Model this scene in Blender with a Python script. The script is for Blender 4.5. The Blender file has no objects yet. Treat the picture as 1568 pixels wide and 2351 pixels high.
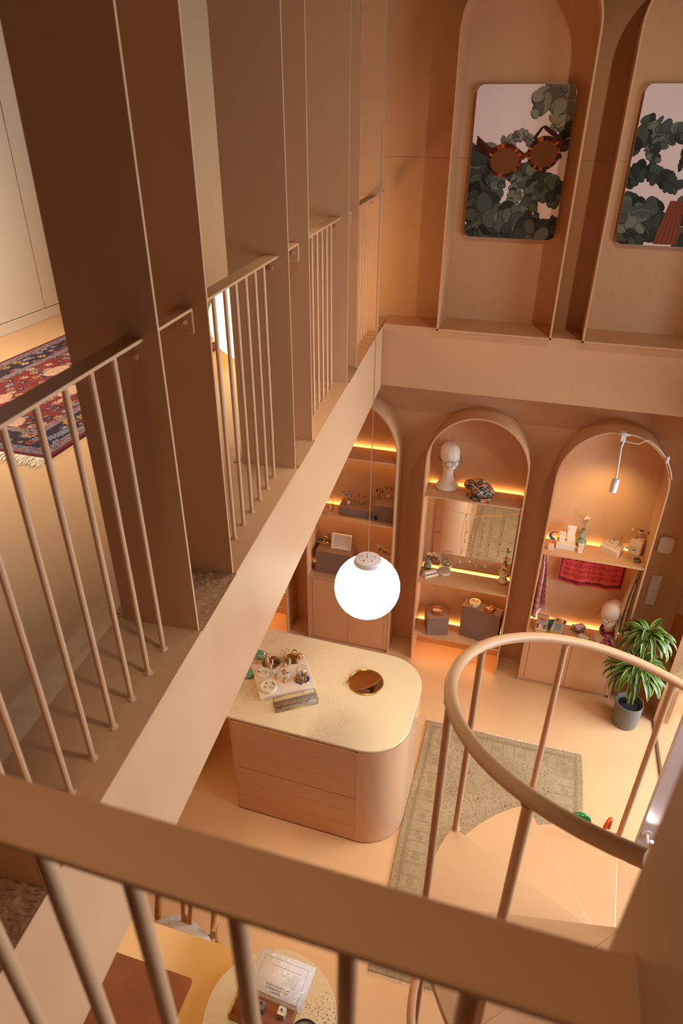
import bpy, bmesh, math, random
from math import sin, cos, pi, radians, sqrt, hypot, atan2
from mathutils import Vector, Matrix
R = random.Random(7)
scene = bpy.context.scene
COL = scene.collection

# ---------------------------------------------------------------- camera
cam_d = bpy.data.cameras.new('camera'); cam = bpy.data.objects.new('camera', cam_d); COL.objects.link(cam)
cam_d.sensor_fit = 'VERTICAL'; cam_d.sensor_height = 36.0; cam_d.lens = 23.494
cam.location = (0, 0, 4.4)
_t, _r, _a = radians(30.75), radians(0.39), radians(16.25)
_M = Matrix.Rotation(_a, 3, 'Z')
fw = _M @ Vector((0, cos(_t), -sin(_t)))
u0 = _M @ Vector((0, sin(_t), cos(_t))); r0 = _M @ Vector((1, 0, 0))
rt = r0*cos(_r) + u0*sin(_r); up = -r0*sin(_r) + u0*cos(_r)
cam.rotation_euler = Matrix((rt, up, -fw)).transposed().to_euler()
cam_d.clip_start = 0.02
cam_d.dof.use_dof = True; cam_d.dof.focus_distance = 4.6; cam_d.dof.aperture_fstop = 5.6
scene.camera = cam

# ---------------------------------------------------------------- world, view, lights of the place and added fills
scene.view_settings.view_transform = 'Standard'; scene.view_settings.look = 'None'
scene.view_settings.gamma = 1.0; scene.view_settings.exposure = -0.14
scene.view_settings.use_curve_mapping = False
scene.cycles.use_denoising = True
scene.cycles.max_bounces = 10; scene.cycles.diffuse_bounces = 6; scene.cycles.glossy_bounces = 5
scene.cycles.transmission_bounces = 8; scene.cycles.transparent_max_bounces = 16
scene.cycles.sample_clamp_indirect = 6.0
scene.cycles.caustics_reflective = False; scene.cycles.caustics_refractive = False
w = bpy.data.worlds.new('world'); scene.world = w; w.use_nodes = True
w.node_tree.nodes['Background'].inputs[0].default_value = (0.85, 0.92, 1.0, 1)
w.node_tree.nodes['Background'].inputs[1].default_value = 0.3

def light(name, kind, loc, energy, color, target=None, size=None, size_y=None, spot=None, blend=0.5, radius=None, spread=None):
    d = bpy.data.lights.new(name, kind); d.energy = energy; d.color = color
    if kind == 'AREA':
        d.shape = 'RECTANGLE'; d.size = size; d.size_y = size_y or size
        if spread: d.spread = radians(spread)
    elif kind == 'SPOT':
        d.spot_size = radians(spot); d.spot_blend = blend; d.shadow_soft_size = radius or .03
    else: d.shadow_soft_size = radius or .03
    o = bpy.data.objects.new(name, d); COL.objects.link(o); o.location = loc
    if target is not None:
        o.rotation_euler = (Vector(target) - Vector(loc)).to_track_quat('-Z', 'Y').to_euler()
    return o
WARM = (1.0, 0.66, 0.33); SOFT = (1.0, 0.87, 0.68); DAY = (0.68, 0.82, 1.0)
# daylight through the glazed shopfront on the right, and added side daylight higher up
light('shopfront_daylight', 'AREA', (3.40, 3.95, 1.75), 420, DAY, (-1, 3.2, 1.6), 2.4, 2.4)
light('upper_daylight_fill', 'AREA', (2.74, 2.0, 3.3), 104, DAY, (-1, 1.9, 2.6), 2.0, 1.8, spread=150)  # unseen source, added to brighten the fascia, bars and fin edges
# ceiling lights over the shop floor
light('ceiling_fill', 'AREA', (0.15, 2.7, 6.25), 18, SOFT, (0.15, 2.7, 0), 1.5, 1.5, spread=48)  # added soft source, stands in for more spots and lifts the floor
light('ceiling_spot', 'SPOT', (-0.2, 2.6, 6.1), 75, SOFT, (-0.95, 3.25, 0.9), spot=30, radius=.05)
light('ceiling_spot', 'SPOT', (0.9, 2.4, 6.1), 60, SOFT, (0.7, 2.4, 0.0), spot=34, radius=.05)
light('ceiling_spot', 'SPOT', (1.3, 1.6, 6.1), 140, SOFT, (0.1, 4.95, 3.6), spot=46, blend=.9, radius=.06)
light('ceiling_spot', 'SPOT', (0.1, 0.9, 6.1), 70, SOFT, (-0.8, 1.3, 0.7), spot=26, radius=.05)
# rooms that open off this one: under the gallery, on the gallery; plus an added fill over the landing
light('under_gallery_lamp', 'AREA', (-2.4, 2.2, 2.6), 22, WARM, (-2.4, 2.4, 0), .9, .9)
light('gallery_ceiling_lamp', 'AREA', (-2.2, 3.1, 6.0), 40, (1.0, .88, .74), (-3.2, 2.4, 3.1), .8, .8, spread=80)
light('gallery_corner_lamp', 'POINT', (-1.62, 4.25, 3.4), 9, (1.0, .62, .24), radius=.1)
light('landing_fill', 'AREA', (-0.35, -.15, 6.2), 1.6, (1.0, .70, .46), (-0.35, 0.0, 3.0), .5, .5, spread=44)  # added to lighten the foreground handrail, no lamp known here

# ---------------------------------------------------------------- helpers
def lin(c):
    return tuple(((x/255)/12.92 if x/255 <= .04045 else (((x/255)+.055)/1.055)**2.4) for x in c)
class B:
    """collects faces in world space and links them as one mesh object"""
    def __init__(s): s.v = []; s.f = []; s.c = []; s.m = []; s.s = []
    def add(s, vs, fs, col=None, mi=0, smooth=False):
        n = len(s.v); s.v += [tuple(v) for v in vs]
        for i, f in enumerate(fs):
            s.f.append([n+k for k in f]); s.c.append(col[i] if isinstance(col, list) else col); s.m.append(mi); s.s.append(smooth)
        return s
    def box(s, x0, x1, y0, y1, z0, z1, **k):
        return s.add([(x0,y0,z0),(x1,y0,z0),(x1,y1,z0),(x0,y1,z0),(x0,y0,z1),(x1,y0,z1),(x1,y1,z1),(x0,y1,z1)],
            [(3,2,1,0),(4,5,6,7),(0,1,5,4),(1,2,6,5),(2,3,7,6),(3,0,4,7)], **k)
    def obox(s, c, sx, sy, sz, rz=0, **k):     # base-centre c
        a, b = cos(rz), sin(rz); P = []
        for z in (0, sz):
            for x, y in ((-1,-1),(1,-1),(1,1),(-1,1)):
                X, Y = x*sx/2, y*sy/2; P.append((c[0]+a*X-b*Y, c[1]+b*X+a*Y, c[2]+z))
        return s.add(P, [(3,2,1,0),(4,5,6,7),(0,1,5,4),(1,2,6,5),(2,3,7,6),(3,0,4,7)], **k)
    def prism(s, poly, z0, z1, **k):
        n = len(poly)
        return s.add([(x,y,z0) for x,y in poly]+[(x,y,z1) for x,y in poly],
            [list(range(n))[::-1], list(range(n,2*n))]+[(i,(i+1)%n,n+(i+1)%n,n+i) for i in range(n)], **k)
    def prismy(s, poly, y0, y1, **k):          # polygon in x,z
        n = len(poly)
        return s.add([(x,y0,z) for x,z in poly]+[(x,y1,z) for x,z in poly],
            [list(range(n)), list(range(n,2*n))[::-1]]+[(n+i,n+(i+1)%n,(i+1)%n,i) for i in range(n)], **k)
    def bandy(s, pi_, po, y0, y1, **k):        # strip between two x,z outlines, open ended
        n = len(pi_); V = [(x,y,z) for y in (y0,y1) for P in (pi_,po) for x,z in P]; F = []
        for i in range(n-1):
            F += [(i,i+1,n+i+1,n+i),(2*n+i+1,2*n+i,3*n+i,3*n+i+1),(2*n+i,2*n+i+1,i+1,i),(n+i,n+i+1,3*n+i+1,3*n+i)]
        F += [(0,n,3*n,2*n),(n-1,2*n+n-1,3*n+n-1,n+n-1)]
        return s.add(V, F, **k)
    def lathe(s, prof, c=(0,0,0), n=24, sx=1, sy=1, **k):
        k.setdefault('smooth', True); V = []; F = []
        for r, z in prof:
            for j in range(n):
                t = 2*pi*j/n; V.append((c[0]+r*cos(t)*sx, c[1]+r*sin(t)*sy, c[2]+z))
        for i in range(len(prof)-1):
            for j in range(n): F.append((i*n+j, i*n+(j+1)%n, (i+1)*n+(j+1)%n, (i+1)*n+j))
        if prof[0][0] > 1e-6: F.append(list(range(n))[::-1])
        if prof[-1][0] > 1e-6: F.append([(len(prof)-1)*n+j for j in range(n)])
        return s.add(V, F, **k)
    def cyl(s, c, r, h, n=20, r2=None, **k):
        k.setdefault('smooth', False)
        return s.lathe([(r,0),(r if r2 is None else r2,h)], c, n, **k)
    def ball(s, c, r, n=16, sx=1, sy=1, sz=1, **k):
        m = max(6, n//2)
        return s.lathe([(r*sin(pi*i/m)+1e-7, -r*cos(pi*i/m)*sz) for i in range(m+1)], c, n, sx, sy, **k)
    def tube(s, pts, r, n=8, closed=False, **k):
        k.setdefault('smooth', True); pts = [Vector(p) for p in pts]; m = len(pts); V = []; F = []; nrm = None
        rr = r if isinstance(r, (list, tuple)) else [r]*m
        for i, p in enumerate(pts):
            if closed: t = pts[(i+1)%m]-pts[i-1]
            else: t = pts[min(i+1,m-1)]-pts[max(i-1,0)]
            t.normalize()
            if nrm is None:
                nrm = t.cross(Vector((0,0,1)))
                if nrm.length < 1e-3: nrm = t.cross(Vector((1,0,0)))
            nrm = (nrm - t*nrm.dot(t)); nrm.normalize(); b = t.cross(nrm)
            for j in range(n):
                a = 2*pi*j/n; V.append(p + (nrm*cos(a)+b*sin(a))*rr[i])
        for i in range(m if closed else m-1):
            for j in range(n): F.append((i*n+j, i*n+(j+1)%n, ((i+1)%m)*n+(j+1)%n, ((i+1)%m)*n+j))
        if not closed: F += [list(range(n))[::-1], [(m-1)*n+j for j in range(n)]]
        return s.add(V, F, **k)
    def disc(s, c, ax, ay, n=14, **k):         # flat ellipse spanned by two vectors
        c = Vector(c); ax = Vector(ax); ay = Vector(ay)
        return s.add([c+ax*cos(2*pi*i/n)+ay*sin(2*pi*i/n) for i in range(n)], [list(range(n))], **k)
    def grid(s, fn, nu, nv, colfn=None, **k):  # fn(u,v)->point
        V = [fn(i/nu, j/nv) for j in range(nv+1) for i in range(nu+1)]; F = []; Cc = []
        for j in range(nv):
            for i in range(nu):
                a = j*(nu+1)+i; F.append((a,a+1,a+nu+2,a+nu+1))
                if colfn: Cc.append(colfn((i+.5)/nu, (j+.5)/nv))
        return s.add(V, F, col=Cc if colfn else None, **k)
    def build(s, name, mat, parent=None, bev=0, seg=2, sol=0, sub=0):
        me = bpy.data.meshes.new(name); V = s.v
        if parent is not None:
            Mi = WM(parent).inverted(); V = [Mi @ Vector(v) for v in s.v]
        me.from_pydata([tuple(v) for v in V], [], s.f)
        for m in (mat if isinstance(mat, (list, tuple)) else [mat]): me.materials.append(m)
        me.polygons.foreach_set('material_index', s.m); me.polygons.foreach_set('use_smooth', s.s)
        if any(c is not None for c in s.c):
            at = me.color_attributes.new('Col', 'FLOAT_COLOR', 'CORNER')
            buf = []
            for c, f in zip(s.c, s.f):
                l = tuple(lin(c or (255,255,255)))+(1,); buf += l*len(f)
            at.data.foreach_set('color', buf)
        me.update(); me.validate(); me.polygons.foreach_set('use_smooth', [True]*len(me.polygons)); me.set_sharp_from_angle(angle=radians(34))
        o = bpy.data.objects.new(name, me); COL.objects.link(o)
        if parent is not None: o.parent = parent
        if sol: m = o.modifiers.new('s','SOLIDIFY'); m.thickness = sol; m.offset = 0
        if bev: m = o.modifiers.new('b','BEVEL'); m.width = bev; m.segments = seg; m.limit_method = 'ANGLE'; m.harden_normals = False
        if sub: m = o.modifiers.new('u','SUBSURF'); m.levels = sub; m.render_levels = sub
        return o
_WM = {}
def WM(o):
    M = Matrix.Identity(4)
    while o is not None:
        M = (Matrix.Translation(o.location) @ o.rotation_euler.to_matrix().to_4x4()) @ M; o = o.parent
    return M
def tag(o, label=None, cat=None, group=None, kind=None):
    for k, v in (('label',label),('category',cat),('group',group),('kind',kind)):
        if v: o[k] = v
    return o
def thing(name, label, cat, loc=(0,0,0), rz=0, group=None):
    o = bpy.data.objects.new(name, None); COL.objects.link(o); o.empty_display_size = .05
    o.location = loc; o.rotation_euler = (0,0,rz); return tag(o, label, cat, group)
def struct(o): o['kind'] = 'structure'; return o
def copy_tree(o, parent=None):
    c = o.copy(); COL.objects.link(c)
    if parent is not None: c.parent = parent
    for ch in list(o.children): copy_tree(ch, c)
    return c
def rrect(w, h, r, cx=0, cy=0, n=5):
    P = []
    for sx, sy, a in ((1,-1,-pi/2),(1,1,0),(-1,1,pi/2),(-1,-1,pi)):
        for i in range(n+1):
            t = a+pi/2*i/n; P.append((cx+sx*(w/2-r)+r*cos(t), cy+sy*(h/2-r)+r*sin(t)))
    return P
def text(body, size, mat, parent, origin, xdir, ydir, name='lettering', align='LEFT', lift=.0004, sx=1.0):
    c = bpy.data.curves.new(name, 'FONT'); c.body = body; c.size = size; c.align_x = align; c.extrude = .0001
    o = bpy.data.objects.new(name, c); COL.objects.link(o); bpy.context.view_layer.update()
    me = bpy.data.meshes.new_from_object(o.evaluated_get(bpy.context.evaluated_depsgraph_get())); bpy.data.objects.remove(o); me.materials.clear(); me.materials.append(mat)
    o = bpy.data.objects.new(name, me); COL.objects.link(o)
    x = Vector(xdir).normalized(); y = Vector(ydir).normalized(); z = x.cross(y)
    M = Matrix((x*sx, y, z)).transposed().to_4x4(); M.translation = Vector(origin)+z*lift
    o.parent = parent; o.matrix_basis = WM(parent).inverted() @ M; return o

# ---------------------------------------------------------------- materials
def mat(name, rgb, rough=.6, metal=0, bump=0, bscale=60, spec=.5, var=0, vscale=3, attr=False, coat=0, emit=None, estr=0, trans=0, ior=1.45, alpha=1, sheen=0, bdist=.004, stretch=None, crgb=None):
    m = bpy.data.materials.new(name); m.use_nodes = True; nt = m.node_tree; b = nt.nodes['Principled BSDF']
    I = b.inputs; I['Base Color'].default_value = (*lin(rgb), 1); I['Roughness'].default_value = rough; I['Metallic'].default_value = metal
    I['Specular IOR Level'].default_value = spec; I['IOR'].default_value = ior; I['Coat Weight'].default_value = coat; I['Coat Roughness'].default_value = .12
    I['Transmission Weight'].default_value = trans; I['Alpha'].default_value = alpha; I['Sheen Weight'].default_value = sheen
    if emit: I['Emission Color'].default_value = (*emit, 1); I['Emission Strength'].default_value = estr
    tc = nt.nodes.new('ShaderNodeTexCoord'); src = tc.outputs['Object']
    if stretch:
        mp = nt.nodes.new('ShaderNodeMapping'); mp.inputs['Scale'].default_value = stretch; nt.links.new(src, mp.inputs[0]); src = mp.outputs[0]
    cs = None
    if attr:
        a = nt.nodes.new('ShaderNodeVertexColor'); a.layer_name = 'Col'; cs = a.outputs[0]
    if var:
        n = nt.nodes.new('ShaderNodeTexNoise'); n.inputs['Scale'].default_value = vscale; n.inputs['Detail'].default_value = 6; nt.links.new(src, n.inputs['Vector'])
        cr = nt.nodes.new('ShaderNodeValToRGB'); cr.color_ramp.elements[0].position = .35; cr.color_ramp.elements[1].position = .65
        c2 = lin(crgb) if crgb else tuple(x*(1-var) for x in lin(rgb))
        cr.color_ramp.elements[0].color = (*c2, 1); cr.color_ramp.elements[1].color = (*lin(rgb), 1)
        nt.links.new(n.outputs['Fac'], cr.inputs[0])
        if cs is None: cs = cr.outputs[0]
        else:
            mx = nt.nodes.new('ShaderNodeMix'); mx.data_type = 'RGBA'; mx.blend_type = 'MULTIPLY'; mx.inputs[0].default_value = var
            nt.links.new(cs, mx.inputs[6]); nt.links.new(n.outputs['Fac'], mx.inputs[7]); cs = mx.outputs[2]
    if cs is not None: nt.links.new(cs, I['Base Color'])
    if bump:
        n = nt.nodes.new('ShaderNodeTexNoise'); n.inputs['Scale'].default_value = bscale; n.inputs['Detail'].default_value = 4; nt.links.new(src, n.inputs['Vector'])
        bp = nt.nodes.new('ShaderNodeBump'); bp.inputs['Strength'].default_value = bump; bp.inputs['Distance'].default_value = bdist
        nt.links.new(n.outputs['Fac'], bp.inputs['Height']); nt.links.new(bp.outputs[0], I['Normal'])
    return m
PA = (207, 160, 117)
M_wall  = mat('painted_plaster', PA, .55, bump=.5, bscale=9, bdist=.012, stretch=(1,1,1))
M_dark  = mat('unseen_room_dark', (92, 60, 38), .7)  # keeps the unseen front wall and ceiling dark, to cut bounced light
M_paint = mat('satin_paint', PA, .42, bump=.05, bscale=90, bdist=.002)
M_steel = mat('painted_steel', PA, .42, spec=.3, bump=.12, bscale=55, bdist=.002)
M_rough = mat('rough_painted_render', PA, .5, bump=1, bscale=38, bdist=.03, stretch=(1,2.6,1))
M_floor = mat('poured_floor', (216, 169, 121), .3, bump=.12, bscale=7, bdist=.006, var=.08, vscale=1.2)
M_tread = mat('tread_paint', (216, 169, 121), .42, bump=.25, bscale=120, bdist=.002)
M_case  = mat('cabinet_lacquer', (208, 159, 115), .4)
M_gloss = mat('gloss_lacquer', (211, 164, 124), .13, spec=.6)
M_line  = mat('shadow_gap', (96, 62, 44), .8)
M_taupe = mat('taupe_plinth', (134, 104, 88), .6)
M_led   = mat('led_strip', (255, 220, 150), .5, emit=(1.0, .67, .25), estr=24)
M_globe = mat('opal_glass', (255, 250, 240), .3, emit=(1.0, .88, .68), estr=1.8)
M_lant  = mat('paper_lantern', (255, 245, 225), .6, emit=(1.0, .70, .32), estr=3.2)
M_white = mat('white_plastic', (226, 216, 208), .35)
M_pw    = mat('white_plinth', (230, 208, 186), .6)
M_cream = mat('cream_plaster', (232, 218, 190), .7)
M_beige = mat('beige_lacquer', (218, 205, 182), .4)
M_lilac = mat('lilac_grey_panel', (214, 204, 206), .3)
M_gold  = mat('brass', (226, 170, 70), .22, metal=1)
M_silver= mat('polished_silver', (225, 222, 218), .15, metal=1)
M_chrome= mat('grey_steel', (170, 165, 160), .3, metal=1)
M_black = mat('black_acetate', (24, 21, 20), .3)
M_brownac= mat('brown_acetate', (120, 82, 40), .3)
M_mirror= mat('mirror_silvering', (235, 230, 222), .01, metal=1)
def clear(name, tint=(255,255,255), refl=1.0, bump=0, bscale=20):
    m = bpy.data.materials.new(name); m.use_nodes = True; nt = m.node_tree; nt.nodes.clear()
    o = nt.nodes.new('ShaderNodeOutputMaterial'); tr = nt.nodes.new('ShaderNodeBsdfTransparent'); gl = nt.nodes.new('ShaderNodeBsdfGlossy'); mx = nt.nodes.new('ShaderNodeMixShader'); fr = nt.nodes.new('ShaderNodeLayerWeight')
    tr.inputs[0].default_value = (*lin(tint), 1); gl.inputs['Roughness'].default_value = .03; fr.inputs[0].default_value = .5; pw = nt.nodes.new('ShaderNodeMath'); pw.operation = 'POWER'; pw.inputs[1].default_value = 4.5; nt.links.new(fr.outputs['Facing'], pw.inputs[0]); ad = nt.nodes.new('ShaderNodeMath'); ad.operation = 'MULTIPLY_ADD'; ad.inputs[1].default_value = .7; ad.inputs[2].default_value = .035; nt.links.new(pw.outputs[0], ad.inputs[0])
    mu = nt.nodes.new('ShaderNodeMath'); mu.operation = 'MULTIPLY'; mu.inputs[1].default_value = refl; nt.links.new(ad.outputs[0], mu.inputs[0])
    nt.links.new(mu.outputs[0], mx.inputs[0]); nt.links.new(tr.outputs[0], mx.inputs[1]); nt.links.new(gl.outputs[0], mx.inputs[2]); nt.links.new(mx.outputs[0], o.inputs[0])
    if bump:
        tc = nt.nodes.new('ShaderNodeTexCoord'); n = nt.nodes.new('ShaderNodeTexNoise'); n.inputs['Scale'].default_value = bscale; nt.links.new(tc.outputs['Object'], n.inputs['Vector'])
        bp = nt.nodes.new('ShaderNodeBump'); bp.inputs['Strength'].default_value = bump; bp.inputs['Distance'].default_value = .02
        nt.links.new(n.outputs['Fac'], bp.inputs['Height']); nt.links.new(bp.outputs[0], gl.inputs['Normal']); nt.links.new(bp.outputs[0], fr.inputs['Normal'])
    return m
M_glass = clear('clear_glass', (250,250,248)); M_glass2 = clear('lens_glass')
M_wood  = mat('oak_block', (206, 158, 104), .5, var=.25, vscale=30, stretch=(1,1,.15))
M_chair = mat('oak_chair', (206, 148, 74), .4, var=.25, vscale=14, stretch=(1,1,.2))
M_walnut= mat('orange_wood', (176, 96, 40), .4, var=.2, vscale=25)
M_desk  = mat('desk_top', (228, 174, 98), .18, spec=.6)
M_leath = mat('tan_leather', (160, 86, 42), .5, bump=.25, bscale=160, bdist=.002, var=.18, vscale=9)
M_fleece= mat('sheepskin', (234, 226, 216), .95, bump=1, bscale=170, bdist=.01, sheen=.3)
M_soil  = mat('potting_soil', (34, 24, 18), .95, bump=1, bscale=150, bdist=.02)
M_pot   = mat('grey_ceramic', (112, 106, 94), .45)
M_col   = mat('printed_cloth', (255,255,255), .8, attr=True, bump=.3, bscale=300, bdist=.002)
M_print = mat('print', (255,255,255), .35, attr=True)
M_leaf  = mat('striped_leaf', (255,255,255), .38, attr=True)
M_rug   = mat('wool_pile', (255,255,255), .95, attr=True, bump=1, bscale=260, bdist=.006, var=.45, vscale=60)
M_rug2  = mat('wool_pile_persian', (255,255,255), .95, attr=True, bump=.6, bscale=300, bdist=.004, var=.35, vscale=160)
M_ceram = mat('sage_glaze', (142, 144, 120), .22)
M_teal  = mat('teal_glaze', (122, 176, 148), .2)
M_greeng= mat('green_enamel', (28, 116, 40), .15)
M_orangeg= mat('orange_enamel', (214, 84, 20), .15)
M_blue  = mat('blue_enamel', (84, 88, 120), .35)
M_ink   = mat('ink', (60, 52, 50), .7)
M_ink2  = mat('pale_ink', (150, 138, 132), .7)
M_paper = mat('paper', (238, 228, 222), .6)
M_sleeve = clear('plastic_sleeve', refl=.6, bump=.6, bscale=24)
M_tassel= mat('rust_thread', (142, 66, 30), .8)
M_yel   = mat('yellow_bud', (214, 170, 30), .6)
M_petal = mat('pale_petal', (244, 208, 178), .6)
M_stem  = mat('green_stem', (110, 112, 52), .6)
M_manq  = mat('mannequin_linen', (226, 206, 184), .7, bump=.15, bscale=400, bdist=.001)
M_gem   = {k: mat('stone_'+k, c, .12) for k, c in dict(black=(26,22,24), red=(150,30,26), violet=(120,104,160), green=(30,104,70), blue=(34,56,150), pearl=(236,228,216), pink=(226,180,170), mint=(130,186,160), orange=(210,110,40), darkred=(90,20,26), turquoise=(70,160,170)).items()}
def travertine(name, base, spot, lo=.31, fine=95):
    m = mat(name, base, .34, bump=.2, bscale=50, bdist=.003); nt = m.node_tree; b = nt.nodes['Principled BSDF']
    tc = nt.nodes.new('ShaderNodeTexCoord'); n1 = nt.nodes.new('ShaderNodeTexNoise'); n1.inputs['Scale'].default_value = 3.2; n1.inputs['Detail'].default_value = 5
    n2 = nt.nodes.new('ShaderNodeTexNoise'); n2.inputs['Scale'].default_value = fine; n2.inputs['Detail'].default_value = 3
    for n in (n1, n2): nt.links.new(tc.outputs['Object'], n.inputs['Vector'])
    mu = nt.nodes.new('ShaderNodeMath'); mu.operation = 'MULTIPLY'; nt.links.new(n1.outputs['Fac'], mu.inputs[0]); nt.links.new(n2.outputs['Fac'], mu.inputs[1])
    cr = nt.nodes.new('ShaderNodeValToRGB'); e = cr.color_ramp.elements; e[0].position = lo; e[0].color = (*lin(base),1); e[1].position = lo+.12; e[1].color = (*lin(spot),1)
    nt.links.new(mu.outputs[0], cr.inputs[0]); nt.links.new(cr.outputs[0], b.inputs['Base Color']); return m
M_trav = travertine('travertine', (228, 206, 166), (204, 178, 136), .29, 150)
M_trav2= travertine('travertine_pitted', (222, 196, 150), (120, 92, 60))

# ---------------------------------------------------------------- the setting
_ga = radians(-4.41); GX, GY = (sin(_ga), cos(_ga)), (cos(_ga), -sin(_ga))
def G(lat, al, z=None):
    p = (GX[0]*al+GY[0]*lat, GX[1]*al+GY[1]*lat); return p if z is None else (p[0], p[1], z)
def gbox(b, l0, l1, a0, a1, z0, z1, **k):
    return b.prism([G(l0,a0), G(l1,a0), G(l1,a1), G(l0,a1)][::(1 if l1 > l0 else -1)], z0, z1, **k)
ZF = 3.11
struct(B().box(-5.2, 3.0, -2.6, 5.1, -.1, 0).build('floor', M_floor))
struct(B().box(-5.2, 2.75, 4.97, 5.1, 0, 4.1585).build('wall_back', M_wall))
struct(B().box(-5.2, 2.75, 4.97, 5.1, 4.16, 6.4).build('wall_back_upper', M_wall))
struct(B().box(-5.3, -5.2, -2.6, 5.1, 0, 2.65).build('wall_left', M_paint))
struct(B().box(1.45, 1.55, 4.55, 4.97, 0, 3.11).box(1.45, 1.55, 2.62, 3.02, 0, 3.11).box(1.45, 1.55, 3.02, 4.55, 2.5, 3.11).build('wall_right', M_paint))
struct(B().box(1.55, 2.75, 2.62, 4.97, 2.98, 3.11).build('trim_3', M_paint))
fw_ = B(); fw_.box(2.75, 2.85, -2.6, 1.0, 0, 6.4).box(2.75, 2.85, 1.0, 2.75, 0, 2.4).box(2.75, 2.85, 1.0, 2.75, 4.2, 6.4).box(2.75, 2.85, 2.75, 5.1, 2.7, 6.4)  # unseen upper opening, made to go with the added side daylight
struct(fw_.build('wall_street', M_paint))
struct(B().box(-5.2, 2.85, -2.75, -2.6, 0, 6.4).build('wall_front', M_dark))
struct(B().box(-5.2, 2.85, -2.75, 5.1, 6.3, 6.4).build('ceiling', M_dark))
struct(B().prism([G(-.72,.28), (-3.5, .26), (-3.5, 4.97), G(-.72,4.98)][::-1], 2.66, 3.09).build('floor_gallery', M_floor))
struct(B().box(-3.5, 2.75, -2.6, .27, 2.66, 3.10).build('floor_landing', M_floor))
struct(gbox(B(), -.72, -.70, .28, 4.735, 2.65, ZF-.006).build('trim_1', M_paint))
struct(B().box(-1.07, 2.75, 4.71, 4.97, 2.65, ZF).build('trim_2', M_paint))
b = B(); b.box(-3.6, -3.5, .26, 4.97, 3.09, 6.3)
struct(b.build('wall_left_upper', M_beige))
struct(B().box(-3.5, -1.34, 4.945, 4.9695, 3.09, 6.3).build('wall_gallery', M_beige))
b = B()
for y in (1.35, 2.15, 2.95, 3.75, 4.55): b.box(-3.5, -3.478, y-.395, y+.395, 3.17, 5.9)
struct(b.build('door_1', M_beige, bev=.002))
struct(B().box(-3.5, -3.474, .3, 4.97, 3.09, 3.165).build('baseboard_left', M_beige, bev=.003))

# ---------------------------------------------------------------- gallery edge: floor plates, ledges, fins, railings
FINS = [.322, .611, 1.377, 1.666, 2.434, 2.727, 3.516, 3.788, 4.571]
fin_lab = ['nearest painted steel fin, mostly hidden at the left picture edge', 'painted steel fin behind the left end of the foreground handrail', 'large dark steel fin where the nearest gallery handrail ends', 'steel fin just behind the large one, carrying the first bolted bracket',
    'steel fin at the far end of the second gallery railing', 'slim steel fin with a small bolted bracket, before the third railing', 'steel fin at the far end of the third gallery railing', 'narrow steel fin before the last gallery railing', 'last steel fin by the back wall, glowing amber from lamplight']
for i, a in enumerate(FINS):
    t = thing('steel_fin', fin_lab[i], 'fin', G(-.83, a, ZF), 0, 'steel fins along the gallery edge')
    gbox(B(), -.945, -.71, a-.004, a+.004, ZF-.004, 6.3).build('blade', M_steel, t, bev=.0012)
    if i in (2, 4, 6, 8, 1):
        bo = B(); p = G(-.775, a-.004, 3.918); ax = Vector((-GX[0], -GX[1], 0)); s = Vector((GY[0], GY[1], 0))
        for rr, l0, l1, n in ((.0085, 0, .008, 6), (.004, .008, .012, 8)):
            V = [Vector(p)+ax*l+(s*cos(2*pi*j/n)+Vector((0,0,1))*sin(2*pi*j/n))*rr for l in (l0,l1) for j in range(n)]
            bo.add(V, [tuple(range(n,2*n))]+[(j,(j+1)%n,n+(j+1)%n,n+j) for j in range(n)])
        bo.build('bolt', M_steel, t)
def weld(b, p, r=.011):
    for k in range(7):
        a = R.random()*6.28; b.ball((p[0]+cos(a)*.008, p[1]+sin(a)*.008, p[2]+.001), r*R.uniform(.35,.6), 8)
    b.lathe([(.013,0),(.010,.004),(.0075,.010)], p, 10)
bays = [(.611,1.377,'nearest gallery railing of slim bars, beside the patterned carpet'), (1.666,2.434,'second gallery railing from the front, bright lantern glowing behind its bars'), (2.727,3.516,'third gallery railing, between two steel fins in mid distance'), (3.788,4.571,'farthest gallery railing, its bars lit amber near the back wall')]
for i, (a0, a1, lb) in enumerate(bays):
    t = thing('gallery_railing', lb, 'railing', G(-.775, (a0+a1)/2, ZF), 0, 'railing bays along the gallery')
    gbox(B(), -.80, -.75, a0+.004, a1-.004, 3.955, 3.963).build('handrail', M_steel, t, bev=.001)
    for j in range(1, 8):
        a = a0+.0945*j+.006; p = G(-.775, a, ZF); bb = B(); bb.tube([p, (p[0],p[1],3.956)], .007, 10)
        weld(bb, p); bb.build('baluster', M_steel, t)
nar = [(.322,.611,'short rail stub with bolted tab in the first narrow bay'), (1.377,1.666,'short rail stub with a big bolted tab beside the large dark fin'), (2.434,2.727,'short rail stub with bolted tab behind the second railing'), (3.516,3.788,'short rail stub between the two farthest paired fins')]
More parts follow.
